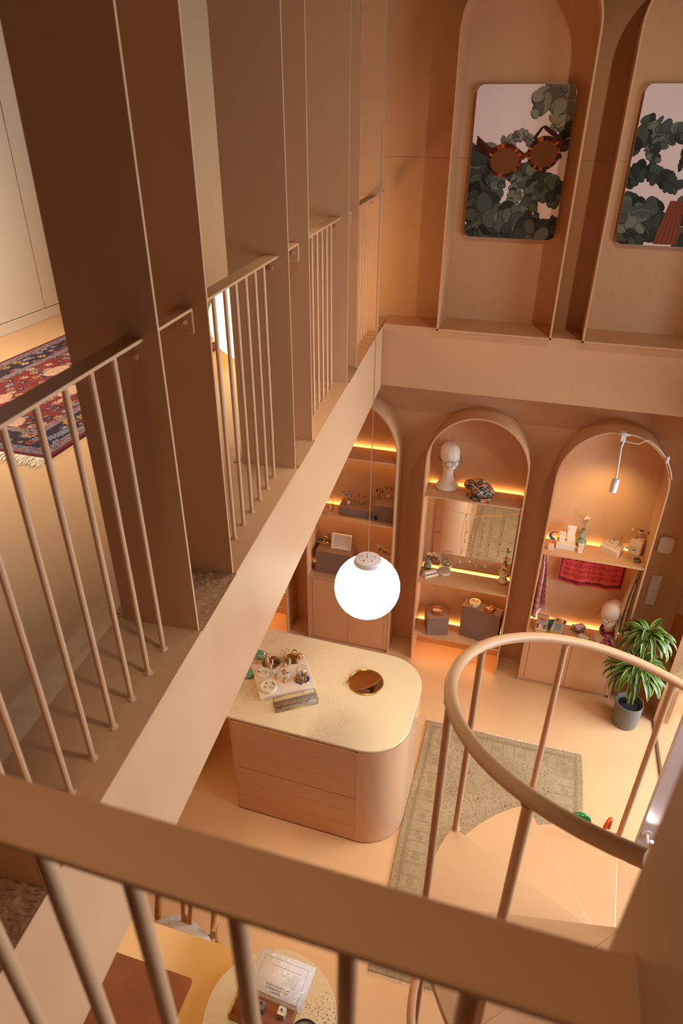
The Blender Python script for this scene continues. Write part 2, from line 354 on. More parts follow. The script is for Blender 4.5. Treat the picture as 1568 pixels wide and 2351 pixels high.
for i, (a0, a1, lb) in enumerate(nar):
    t = thing('rail_stub', lb, 'railing', G(-.775, (a0+a1)/2, 3.95), 0, 'short rail pieces between paired fins')
    gbox(B(), -.80, -.75, a0+.004, a1-.012, 3.955, 3.963).build('handrail', M_steel, t, bev=.001)
    # bent-down tab flat against the far fin
    tb = B(); gbox(tb, -.80, -.75, a1-.013, a1-.005, 3.893, 3.961); tb.build('tab', M_steel, t, bev=.004)
    p = G(-.775, a1-.013, 3.925); ax = Vector((-GX[0],-GX[1],0)); s = Vector((GY[0],GY[1],0)); bo = B()
    for rr, l0, l1, n in ((.009, 0, .003, 16), (.0065, .003, .009, 6), (.003, .009, .013, 8)):
        V = [Vector(p)+ax*l+(s*cos(2*pi*j/n)+Vector((0,0,1))*sin(2*pi*j/n))*rr for l in (l0,l1) for j in range(n)]
        bo.add(V, [tuple(range(n,2*n))]+[(j,(j+1)%n,n+(j+1)%n,n+j) for j in range(n)])
    bo.build('bolt', M_steel, t)
for a0, a1, _l in bays:
    struct(gbox(B(), -.97, -.6995, a0+.001, a1-.001, 3.085, ZF).build('trim_plate', M_steel, bev=.001))
for a0, a1, _l in nar:
    def fn(u, v, a0=a0, a1=a1):
        p = G(-.702-.29*v, a0+.004+(a1-a0-.008)*u); e = 0 if v < .03 else 1
        return (p[0], p[1], 3.108+e*(R.random()-.6)*.006)
    bb = B(); bb.grid(fn, 30, 30, smooth=True)
    struct(bb.build('trim_render', M_rough))
    struct(gbox(B(), -.99, -.704, a0+.003, a1-.003, 3.07, 3.102).build('trim_core', M_rough))
def fn(u, v):
    p = G(-.965-.22*v, .3+4.4*u); return (p[0], p[1], 3.1085-.0175*min(1,v*2.0)**.7+(R.random()-.5)*.004*(1-v))
bb = B(); bb.grid(fn, 260, 14, smooth=True); struct(bb.build('trim_lip', M_floor))
# far stub on the back wall
t = thing('rail_bracket', 'small bent steel bracket fixed to the back wall beside the lamp cord', 'bracket', G(-.775, 4.9, 3.95))
gbox(B(), -.80, -.75, 4.575, 4.93, 3.955, 3.963).build('handrail', M_steel, t, bev=.001)
gbox(B(), -.80, -.75, 4.915, 4.923, 3.89, 3.961).build('tab', M_steel, t, bev=.003)

# foreground railing across the landing
t = thing('foreground_railing', 'blurred flat-topped railing crossing the whole foreground', 'railing', (-.2, .232, 3.10))
B().box(-.66, .1145, .208, .256, 3.949, 3.957).build('handrail', M_steel, t, bev=.002)
for u in ((-0.403, 0.200, 3.949), (-0.306, 0.210, 3.949), (-0.228, 0.209, 3.949), (-0.143, 0.208, 3.949), (-0.061, 0.207, 3.949), (0.023, 0.207, 3.949)):
    bb = B(); bb.tube([(u[0], .232, 3.10), (u[0], .232, 3.95)], .0075, 12); bb.build('baluster', M_steel, t)
t = thing('foreground_fin', 'broad out-of-focus steel plate at the right end of the foreground railing', 'fin', (.12, .16, 3.1))
B().box(.115, .123, .03, .297, 3.1, 6.3).build('blade', M_steel, t, bev=.0015)
bb = B()
for k in range(32): bb.ball((.1145, .209+.0015*k, 3.957), R.uniform(.0018,.003), 8)
bb.build('weld_bead', M_steel, t)

# ---------------------------------------------------------------- spiral staircase
SC = (.658, 1.464); SR = .745; T0 = radians(154.966); DT = radians(34.829); SH = .178
t = thing('spiral_staircase', 'painted steel spiral staircase winding down at lower right', 'staircase', (SC[0], SC[1], 0))
B().cyl((SC[0],SC[1],0), .05, 4.1, 24, smooth=True).build('center_column', M_steel, t)
def sp(i, dz=0, r=SR): a = T0-DT*i; return (SC[0]+r*cos(a), SC[1]+r*sin(a), 1.858-SH*i+dz)
for i in range(-7, 11):
    a0 = T0-DT*i; a1 = a0+DT+radians(5); z = 1.858-SH*i
    P = [(SC[0]+.05*cos(a0), SC[1]+.05*sin(a0))]
    for k in range(15):
        a = a0+(a1-a0)*k/14; P.append((SC[0]+(SR+.015)*cos(a), SC[1]+(SR+.015)*sin(a)))
    P.append((SC[0]+.05*cos(a1), SC[1]+.05*sin(a1)))
    bb = B(); bb.prism(P, z-.035, z); bb.build('tread', M_tread, t, bev=.004)
    if -4 <= i <= 10:
        bb = B(); q = sp(i); bb.tube([q, (q[0],q[1],q[2]+.99)], .0125, 14)
        bb.lathe([(.018,0),(.0135,.006)], q, 12); bb.lathe([(.0135,0),(.017,.012),(.019,.02)], (q[0],q[1],q[2]+.968), 12)
        bb.build('baluster', M_steel, t)
bb = B(); bb.tube([sp(-2.52+k*.125, 1.0) for k in range(105)], .0185, 14); bb.build('handrail', M_steel, t)

# ---------------------------------------------------------------- arched display niches, ground floor
NY = 4.71
def arch(x0, x1, zs, zt, z0=0.0, n=28, d=0):
    c = (x0+x1)/2; r = (x1-x0)/2
    return [(x0+d, z0)]+[(c+(r-d)*cos(pi-pi*k/n), zs+(zt-zs-d)*sin(pi*k/n)) for k in range(n+1)]+[(x1-d, z0)]
def niche(lb, x0, x1, zs, zt, shelves, cab=None, thick=.014):
    t = thing('display_niche', lb, 'display niche', ((x0+x1)/2, NY+.13, 0), 0, 'arched display niches on the ground floor')
    B().bandy(arch(x0,x1,zs,zt,d=.012), arch(x0,x1,zs,zt), NY, 4.969).build('arch_frame', M_case, t)
    for z in shelves:
        B().box(x0+.0125, x1-.0125, NY+.004, 4.945, z-thick, z).build('shelf', M_case, t, bev=.001)
        B().box(x0+.014, x1-.014, 4.948, 4.954, z-.014, z-.006).build('led_strip', M_led, t)
        B().box(x0+.014, x1-.014, 4.934, 4.942, z-thick-.0055, z-thick-.0005).build('led_strip', M_led, t)
    if cab:
        B().box(x0+.0125, x1-.0125, NY+.012, 4.968, .03, cab-.016).build('carcass', M_line, t)
        B().box(x0+.0125, x1-.0125, NY+.002, 4.945, cab-.016, cab).build('cabinet_top', M_case, t, bev=.001)
        B().box(x0+.014, x1-.014, 4.948, 4.954, cab-.014, cab-.006).build('led_strip', M_led, t)
        xa, xb, xm = x0+.05, x1-.05, (x0+x1)/2
        B().box(x0+.013, xa-.003, NY+.002, NY+.011, .033, cab-.018).build('side_filler', M_case, t)
        B().box(xb+.003, x1-.013, NY+.002, NY+.011, .033, cab-.018).build('side_filler', M_case, t)
        for a, c in ((xa, xm-.0015), (xm+.0015, xb)):
            B().box(a, c, NY+.001, NY+.011, .036, cab-.02).build('cabinet_door', M_case, t, bev=.001)
        B().box(x0+.013, x1-.013, NY+.022, NY+.04, .0, .03).build('plinth', M_case, t)
    return t
n0 = niche('leftmost arched niche, only its lit lower right corner showing past the gallery beam', -2.70, -1.912, 2.05, 2.47, [1.76, .905, .30])
n1 = niche('arched niche behind the globe lamp, with cabinet doors below its shelves', -1.701, -.91, 2.05, 2.51, [2.0, 1.406], cab=.74)
n2 = niche('middle arched niche with a mirror panel behind hanging necklaces', -.688, .105, 2.05, 2.47, [1.76, .905, .30])
n3 = niche('right arched niche with a clip-on spotlight and hanging red scarf', .297, 1.085, 2.06, 2.49, [1.39], cab=.544)
B().box(-.60, .085, 4.958, 4.966, .925, 1.735).build('mirror_panel', M_mirror, n2)

# ---------------------------------------------------------------- upper wall arches with pictures
UY = 4.64
def upper(lb, x0, x1):
    t = thing('wall_arch', lb, 'wall arch', ((x0+x1)/2, UY+.16, 3.10), 0, 'arched frames on the upper wall')
    r = (x1-x0)/2
    B().bandy(arch(x0,x1,4.80,4.80+r,3.112,d=.012), arch(x0,x1,4.80,4.80+r,3.112), UY, 4.969).build('arch_frame', M_case, t)
    B().box(x0, x1, UY, 4.969, 3.112, 3.124).build('bottom_plate', M_case, t)
    return t
upper('upper wall arch holding the picture of tortoiseshell sunglasses', (-0.674, 4.640, 3.123)[0], (0.096, 4.640, 3.115)[0])
upper('upper wall arch at the right edge, holding the tassel earring picture', (0.293, 4.640, 3.104)[0], (0.293, 4.640, 3.104)[0]+.77)

# ---------------------------------------------------------------- globe pendant lamp
GC = (-.664, 2.777, 2.242)
t = thing('pendant_lamp', 'white glowing globe lamp hanging on a thin cord over the counter', 'lamp', GC)
B().ball(GC, .175, 40).build('globe', M_globe, t)
b = B(); z = .155; b.lathe([(.0,z+.032),(.045,z+.032),(.05,z+.028),(.058,z+.028),(.066,z+.026),(.072,z+.016),(.075,z+.002),(.070,z-.012)][::-1], GC, 32)
cap = b.build('cap', mat('shaded_white_plastic', (186,176,172), .4), t)  # white plastic, greyed in its colour for the weak light from above
b = B()
for k in range(5):
    a = k*1.257+.5; b.cyl((GC[0]+.036*cos(a), GC[1]+.036*sin(a), GC[2]+z+.0325), .005 if k % 2 else .0035, .0015, 10)
b.build('vent_hole', M_line, cap)
b = B(); b.tube([(GC[0],GC[1],GC[2]+z+.03),(GC[0],GC[1],GC[2]+z+.062)], .006, 10); b.build('cord_grip', M_white, cap)
b = B(); b.tube([(GC[0],GC[1],GC[2]+z+.06),(GC[0]+.002,GC[1],GC[2]+.8),(GC[0],GC[1],6.3)], .0017, 8); b.build('cord', M_case, t)
b = B(); b.tube([(GC[0]+.012,GC[1],GC[2]+z+.03),(GC[0]+.004,GC[1],GC[2]+.5),(GC[0]+.003,GC[1],6.3)], .0009, 6); b.build('steel_wire', M_chrome, t)

# ---------------------------------------------------------------- counter
CR = radians(-1.0); CP = (-.697, 2.772)
def K(x, y): return (CP[0]+(x-CP[0])*cos(CR)-(y-CP[1])*sin(CR), CP[1]+(x-CP[0])*sin(CR)+(y-CP[1])*cos(CR))
def outline(xl, d=0, r=.285, n=14, x0=None):
    yf, yb, xr = CP[1]+d, CP[1]+.90-d, -.412-d; r = r-d; P = []
    if x0 is None: x0 = xl
    P.append(K(x0, yf))
    for k in range(n+1): a = -pi/2+pi/2*k/n; P.append(K(xr-r+r*cos(a), yf+r+r*sin(a)))
    for k in range(n+1): a = pi/2*k/n; P.append(K(xr-r+r*cos(a), yb-r+r*sin(a)))
    P.append(K(x0, yb)); return P
t = thing('shop_counter', 'curved-end counter with drawers and pale stone top, under the globe lamp', 'counter', (-1.1, 3.2, 0))
B().prism(outline(-2.15), .937, .957).build('countertop', M_trav, t, bev=.003)
B().prism(outline(-2.15, .008), .925, .937).build('shadow_gap', M_case, t)
B().prism(outline(0, 0, x0=-.694), .012, .925).build('curved_end_panel', M_gloss, t, bev=.002)
b = B(); b.prism([K(-1.58, CP[1]+.02), K(-.70, CP[1]+.02), K(-.70, CP[1]+.88), K(-1.58, CP[1]+.88)], .012, .925); b.build('carcass', M_line, t)
b = B(); b.prism([K(-1.585, CP[1]), K(-1.575, CP[1]), K(-1.575, CP[1]+.9), K(-1.585, CP[1]+.9)], .012, .925); b.build('side_panel', M_case, t)
b = B(); b.prism([K(-2.14, CP[1]+.05), K(-2.10, CP[1]+.05), K(-2.10, CP[1]+.85), K(-2.14, CP[1]+.85)], 0, .925); b.build('leg_panel', M_case, t)
for side in (0, 1):
    for k in range(2):
        b = B(); z0 = .014+k*.4565
        for j in range(3):
            za, zb = z0+j*.1515, z0+(j+1)*.1515-(.004 if j == 2 else .0)
            y0, y1 = (CP[1], CP[1]+.018) if side == 0 else (CP[1]+.882, CP[1]+.9)
            b.prism([K(-1.574, y0), K(-.6975, y0), K(-.6975, y1), K(-1.574, y1)], za+.0012, zb-.0012)
        b.build('drawer_front', M_case, t, bev=.0012)
    b = B(); y0, y1 = (CP[1]+.006, CP[1]+.02) if side == 0 else (CP[1]+.88, CP[1]+.894)
    b.prism([K(-.699, y0), K(-.6935, y0), K(-.6935, y1), K(-.699, y1)], .012, .925); b.build('seam', M_line, t)

# ---------------------------------------------------------------- rugs
def mix(a, b, t): return tuple(a[i]+(b[i]-a[i])*t for i in range(3))
def beige_rug(u, v):
    x, y = u*1.25, v*2.0; d = min(x, 1.25-x, y, 2.0-y)
    c = mix((196,166,122), (182,150,108), .5+.5*sin(x*9+sin(y*7)*2)*sin(y*6.3))
    if .045 < d < .055 or .062 < d < .068 or .205 < d < .212 or .222 < d < .228: return mix(c, (132,106,74), .42)
    if .08 < d < .19:
        s = (x if d in (y, 2.0-y) else y); p = (s % .17)/.17
        if hypot((p-.5)*.17, d-.135) < .03+.008*sin(40*d+50*s): return mix(c, (128,92,62), .12+.16*R.random())
        if abs((s % .085)-.042) < .008: return mix(c, (140,112,74), .3)
        return mix(c, (196,172,128), .15)
    if d > .24:
        gx, gy = (x+.5*(int(y/.21) % 2)*.2) % .2-.1, y % .21-.105
        rr = hypot(gx, gy)
        if .028 < rr < .045 and sin(atan2(gy,gx)*5) > .1: return mix(c, (120,84,56), .34)
        if rr < .012: return mix(c, (112,70,46), .5)
        if abs(gx-.05*sin(gy*40)) < .005: return mix(c, (142,118,80), .3)
    return mix(c, (140,112,76), .45*(R.random() < .22))
t = thing('beige_rug', 'faded beige patterned rug on the shop floor under the spiral stair', 'rug', (.225, 3.0, 0))
b = B(); b.grid(lambda u, v: (-.402+1.25*u+(.006*sin(v*9)), 2.0+2.0*v+.004*sin(u*8), .009), 150, 240, beige_rug)
b.build('pile', M_rug, t, sol=.004)
for y0, s in ((4.0, 1), (2.0, -1)):
    f = B()
    for k in range(250):
        x = -.40+1.245*k/249; l = .018*R.uniform(.5,1.2); f.tube([(x,y0-.004*s,.008),(x+R.uniform(-.006,.006),y0+l*.6*s,.005),(x+R.uniform(-.01,.01),y0+l*s,.003)], .0014, 3)
    tag(f.build('fringe', M_cream, t), kind='stuff')

PX0, PX1, PY0, PY1 = -3.08, -1.965, 2.16, 3.95; PW, PH = PX1-PX0, PY1-PY0
def jn(a, b, s=0): h = sin(a*127.1+b*311.7+s*74.7)*43758.5453; return h-math.floor(h)
pal = [(120,34,34),(40,34,52),(190,150,110),(120,124,132),(176,130,60),(150,60,46),(96,84,96)]
def persian(u, v):
    x, y = u*PW, v*PH; d = min(x, PW-x, y, PH-y)
    if d < .02: return (112,22,34)
    def motif(bg, sc, s):
        cx, cy = math.floor(x/sc), math.floor(y/sc); best = None
        for i in (-1,0,1):
            for j in (-1,0,1):
                px, py = (cx+i+jn(cx+i,cy+j,s))*sc, (cy+j+jn(cx+i,cy+j,s+1))*sc
                dd = hypot(x-px, (y-py)*.8)/sc+.10*sin(7*atan2(y-py, x-px))
                if best is None or dd < best[0]: best = (dd, jn(cx+i,cy+j,s+2))
        dd, h = best; c = pal[int(h*6.99)]
        if dd < .12: return pal[(int(h*6.99)+3) % 7]
        if dd < .34: return c
        if dd < .42: return (52,32,40)
        return bg
    if d < .075 or .20 < d < .245:
        return motif((140,116,112), .03, 3) if int(d*90) % 2 else (124,100,104)
    if d < .20: return motif((44,30,44), .062, 5)
    gx, gy = (x-PW/2)/.23, (y-PH/2)
    q = (y+.25*int(x/.26)) % .5
    if hypot((x % .28-.14)*1.0, (q-.25)*.55) < .055: return mix((206,164,128), (180,130,100), jn(math.floor(x*90), math.floor(y*90)))
    m = motif((124,34,30), .055, 9)
    return m
t = thing('persian_rug', 'red and navy floral oriental carpet on the gallery floor', 'rug', ((PX0+PX1)/2, (PY0+PY1)/2, 3.09))
b = B(); b.grid(lambda u, v: (PX0+PW*u, PY0+PH*v, 3.098), 220, 330, persian); b.build('pile', M_rug2, t, sol=.008)
for y0, s in ((PY0, -1), (PY1, 1)):
    f = B()
    for k in range(330):
        x = PX0+PW*(k+R.random())/330; l = .075*R.uniform(.7,1.15); e = R.uniform(-.02,.03)
        f.tube([(x,y0,3.099),(x+e*.3,y0+l*.5*s,3.097+.003*R.random()),(x+e,y0+l*s,3.093)], .0019, 4)
    tag(f.build('fringe', M_cream, t), kind='stuff')

# glowing lantern on the gallery floor
LC = (-1.67, 3.70, 3.335)
t = thing('floor_lantern', 'glowing round floor lantern behind the second gallery railing', 'lamp', (LC[0], LC[1], 3.09))
B().ball(LC, .235, 36).build('globe', M_lant, t)
B().cyl((LC[0],LC[1],3.09), .09, .03, 24).build('base', M_beige, t)

# ---------------------------------------------------------------- desk, chair, round table at the bottom
t = thing('writing_desk', 'amber toned desk at the bottom left, partly under the gallery beam', 'desk', (-1.55, 1.15, 0))
B().box(-2.25, -.905, .70, 1.578, .695, .718).build('desktop', M_desk, t, bev=.003)
for x in (-2.18, -.98):
    for y in (.77, 1.5): B().box(x-.025, x+.025, y-.025, y+.025, 0, .695).build('leg', M_desk, t, bev=.003)
B().cyl((-1.495,1.548,.718), .009, .002, 16).build('peg', M_case, t)
B().cyl((-.955,1.548,.718), .009, .002, 16).build('peg', M_case, t)
t = thing('desk_pad', 'tan leather desk pad with rounded corners on the amber desk', 'desk pad', (-1.4, 1.2, .7185))
b = B(); b.prism(rrect(.62, .42, .02, -1.462, 1.18), .7188, .7235); b.build('pad', M_leath, t, bev=.0012)

t = thing('oak_chair', 'oak chair with slotted back and pale fleece seat, pushed up to the desk', 'chair', (-1.41, 1.55, 0))
for sx in (-1, 1):
    x = -1.41+sx*.175
    b = B(); b.tube([(x+sx*.02,1.34,0),(x+sx*.01,1.36,.22),(x,1.375,.43)], [.013,.019,.016], 12); b.build('front_leg', M_chair, t)
    b = B(); b.tube([(x+sx*.02,1.76,0),(x+sx*.005,1.735,.25),(x+sx*.0,1.735,.44),(x-sx*.0,1.77,.56),(x+sx*-.005,1.80,.66),(x+sx*.01,1.80,.70)], [.012,.019,.022,.021,.018,.013], 12); b.build('back_leg', M_chair, t)
b = B(); b.tube([(-1.41+.25*cos(a), 1.64+.20*sin(a), .715+.025*sin(a)) for a in [radians(-5+190*k/28) for k in range(29)]], [.012+.007*sin(pi*k/28) for k in range(29)], 12); b.build('top_rail', M_chair, t)
b = B(); b.box(-1.60, -1.22, 1.35, 1.73, .40, .435); b.build('seat_frame', M_chair, t, bev=.01)
def slat(u, v):
    w_ = .028+.012*v; z = .43+.285*v; return (-1.40+(u-.5)*2*w_, 1.722+.075*v, z)
b = B(); N = 30
hole = lambda u, v: abs(u-.5) < .19*sqrt(max(0, 1-((v-.53)/.28)**2)) if abs(v-.53) < .28 else False
V = [slat(i/12, j/N) for j in range(N+1) for i in range(13)]; F = []
for j in range(N):
    for i in range(12):
        if not hole((i+.5)/12, (j+.5)/N): a = j*13+i; F.append((a,a+1,a+14,a+13))
b.add(V, F); b.build('back_slat', M_chair, t, sol=.012)
def fle(u, v):
    a = 2*pi*u; rr = 1+.06*sin(3*a+1)+.05*sin(5*a)+.03*sin(9*a); ph = v*pi/2
    nt_ = 1-.16*math.exp(-((a-pi/2)/.22)**2); return (-1.40+.215*cos(a)*cos(ph)**.45*rr, 1.55+.235*sin(a)*nt_*cos(ph)**.45*rr, .438+.042*sin(ph)**.6)
b = B(); b.grid(fle, 60, 14, smooth=True); b.build('fleece', M_fleece, t)

t = thing('round_table', 'small round pitted-stone table beside the desk', 'table', (-.712, 1.312, 0))
B().cyl((-.712,1.312,.75), .315, .025, 64).build('tabletop', M_trav2, t, bev=.003)
B().cyl((-.712,1.312,.02), .045, .73, 24, smooth=True).build('pedestal', M_case, t)
B().cyl((-.712,1.312,0), .17, .02, 40).build('base', M_case, t, bev=.004)
# notice in a plastic sleeve
pa = Vector((-0.866, 1.601, 0.778)); pb = Vector((-0.579, 1.586, 0.778)); ex = (pb-pa).normalized(); ey = Vector((-ex.y, ex.x, 0))  # ey away from viewer
t = thing('job_notice', 'white printed notice in a clear sleeve on the round table', 'paper', (pa.x, pa.y, .776))
c0 = pa-ey*.21; q = lambda a, c, z=.778: tuple(c0+ex*a+ey*c+Vector((0,0,z-c0.z)))
B().add([q(0,0),q(.29,0),q(.29,.21),q(0,.21)], [(0,1,2,3)]).build('sheet', M_paper, t, sol=.0006)
b = B()
for a0, c0_, a1, c1 in ((.03,.02,.262,.021),(.03,.184,.262,.185),(.03,.02,.031,.185),(.261,.02,.262,.185)):
    if c0_ == .02 and a1-a0 > .1:
        b.add([q(.03,.02,.7788),q(.098,.02,.7788),q(.098,.0208,.7788),q(.03,.0208,.7788)], [(0,1,2,3)]); b.add([q(.194,.02,.7788),q(.262,.02,.7788),q(.262,.0208,.7788),q(.194,.0208,.7788)], [(0,1,2,3)])
    else: b.add([q(a0,c0_,.7788),q(a1,c0_,.7788),q(a1,c1,.7788),q(a0,c1,.7788)], [(0,1,2,3)])
b.build('printed_border', M_ink, t)
# the sheet lies upside down to the viewer: text runs along -ex, its top towards -ey
for s_, cy in (('BUSCAMOS', .044), ('LA MEJOR DEPENDIENTA', .058), ('PARA NUESTRAS CLIENTAS', .072)):
    text(s_, .0125, M_ink, t, q(.146, cy, .7787), -ex, -ey, align='CENTER', sx=.82)
b = B()
for k in range(9): b.add([q(.118+k*.0075,.012,.7788),q(.1186+k*.0075,.012,.7788),q(.1186+k*.0075,.030,.7788),q(.118+k*.0075,.030,.7788)], [(0,1,2,3)])
b.build('printed_emblem', M_ink2, t)
b = B(); rr = random.Random(3)
for cy, a1, a0, bold in ((.083,.228,.206,1),(.089,.228,.150,0),(.095,.228,.160,0),(.101,.228,.164,0),(.109,.228,.180,1),(.115,.230,.158,0),(.121,.230,.146,0),(.127,.230,.140,0),(.133,.230,.190,0),(.139,.230,.166,0),(.154,.236,.062,1)):
    x = a1
    while x > a0:
        l = rr.uniform(.004,.011); hgt = .0016 if bold else .0010
        b.add([q(max(x-l,a0),cy,.7788),q(x,cy,.7788),q(x,cy+hgt,.7788),q(max(x-l,a0),cy+hgt,.7788)], [(0,1,2,3)]); x -= l+.0018
b.build('small_print', M_ink, t)
def slv(u, v):
    e = .006*abs(sin(u*23)+sin(v*17))*(1 if u < .12 else .15)
    return q(-.03+.325*u, -.004+.222*v, .7795+e*.5)
b = B(); b.grid(slv, 40, 20, smooth=True); b.build('sleeve', M_sleeve, t)

def glass_case(lb, name, c, sx, sy, h, rz, floor_mat=None, lid=False, rim=.0015, cat='box', group=None):
    t = thing(name, lb, cat, c, 0, group); a, d = cos(rz), sin(rz)
    P = lambda x, y, z: (c[0]+a*x-d*y, c[1]+d*x+a*y, c[2]+z)
    X, Y = sx/2, sy/2; cs = [(-X,-Y),(X,-Y),(X,Y),(-X,Y)]
    b = B()
    for i in range(4):
        p, q_ = cs[i], cs[(i+1)%4]
        for z in (.003, h): b.tube([P(*p,z), P(*q_,z)], rim, 6)
        b.tube([P(*p,.003), P(*p,h)], rim, 6)
    b.build('brass_frame', M_gold, t)
    for i in range(4):
        p, q_ = cs[i], cs[(i+1)%4]; g = B(); g.add([P(*p,.003),P(*q_,.003),P(*q_,h),P(*p,h)], [(0,1,2,3)]); g.build('glass_pane', M_glass, t, sol=.0015)
    g = B(); g.add([P(*cs[0],.004),P(*cs[1],.004),P(*cs[2],.004),P(*cs[3],.004)], [(0,1,2,3)]); g.build('bottom_panel', floor_mat or M_glass, t, sol=.0015)
    return t
exa = atan2(ex.y, ex.x)
bc = (Vector((-.897,1.401,0))+Vector((-.607,1.385,0)))/2-Vector((0,.06,0))
glass_case('brass-edged glass tray of ring blocks on the round table', 'jewellery_box', (bc.x, bc.y-.01, .776), .29, .13, .055, exa, M_leath, group=None)
glass_case('smaller brass-edged glass box in front of the ring blocks', 'jewellery_box', (-.735, 1.196, .7765), .13, .095, .125, exa, M_mirror)
def ring_block(c, rz, m, lb, gem, h=.045):
    t = thing('ring_block', lb, 'ring holder', c, 0, 'ring blocks in the brass-edged glass tray')
    b = B(); b.prism([(c[0]+cos(rz)*x-sin(rz)*y, c[1]+sin(rz)*x+cos(rz)*y) for x, y in rrect(.036,.036,.004)], c[2], c[2]+h); b.build('pad', m, t, bev=.0015)

    g = B(); g.tube([(c[0]+.009*cos(a), c[1], c[2]+h+.002+.009*sin(a)) for a in [2*pi*k/20 for k in range(20)]], .0013, 6, closed=True); o = g.build('ring', M_silver, t)
    s = B(); s.ball((c[0], c[1], c[2]+h+.014), .0055, 10); s.build('stone', gem, o)
ring_block((-.85,1.345,.7805), .55, M_cream, 'cream block with a silver ring, left in the glass tray', M_gem['pearl'])
ring_block((-.765,1.345,.7805), -.2, M_taupe, 'grey block with a silver ring, middle of the glass tray', M_gem['black'])
ring_block((-.665,1.348,.7805), -.05, M_cream, 'cream block with a violet-stone ring, right in the glass tray', M_gem['violet'])
t = thing('grey_dish', 'round grey metal dish at the bottom edge of the round table', 'dish', (-.535, 1.30, .775))
b = B(); b.lathe([(.0,.003),(.05,.003),(.066,.012),(.07,.03),(.073,.03),(.069,.010),(.052,0),(0,0)], (-.535,1.29,.7755), 40); b.build('bowl', M_chrome, t)

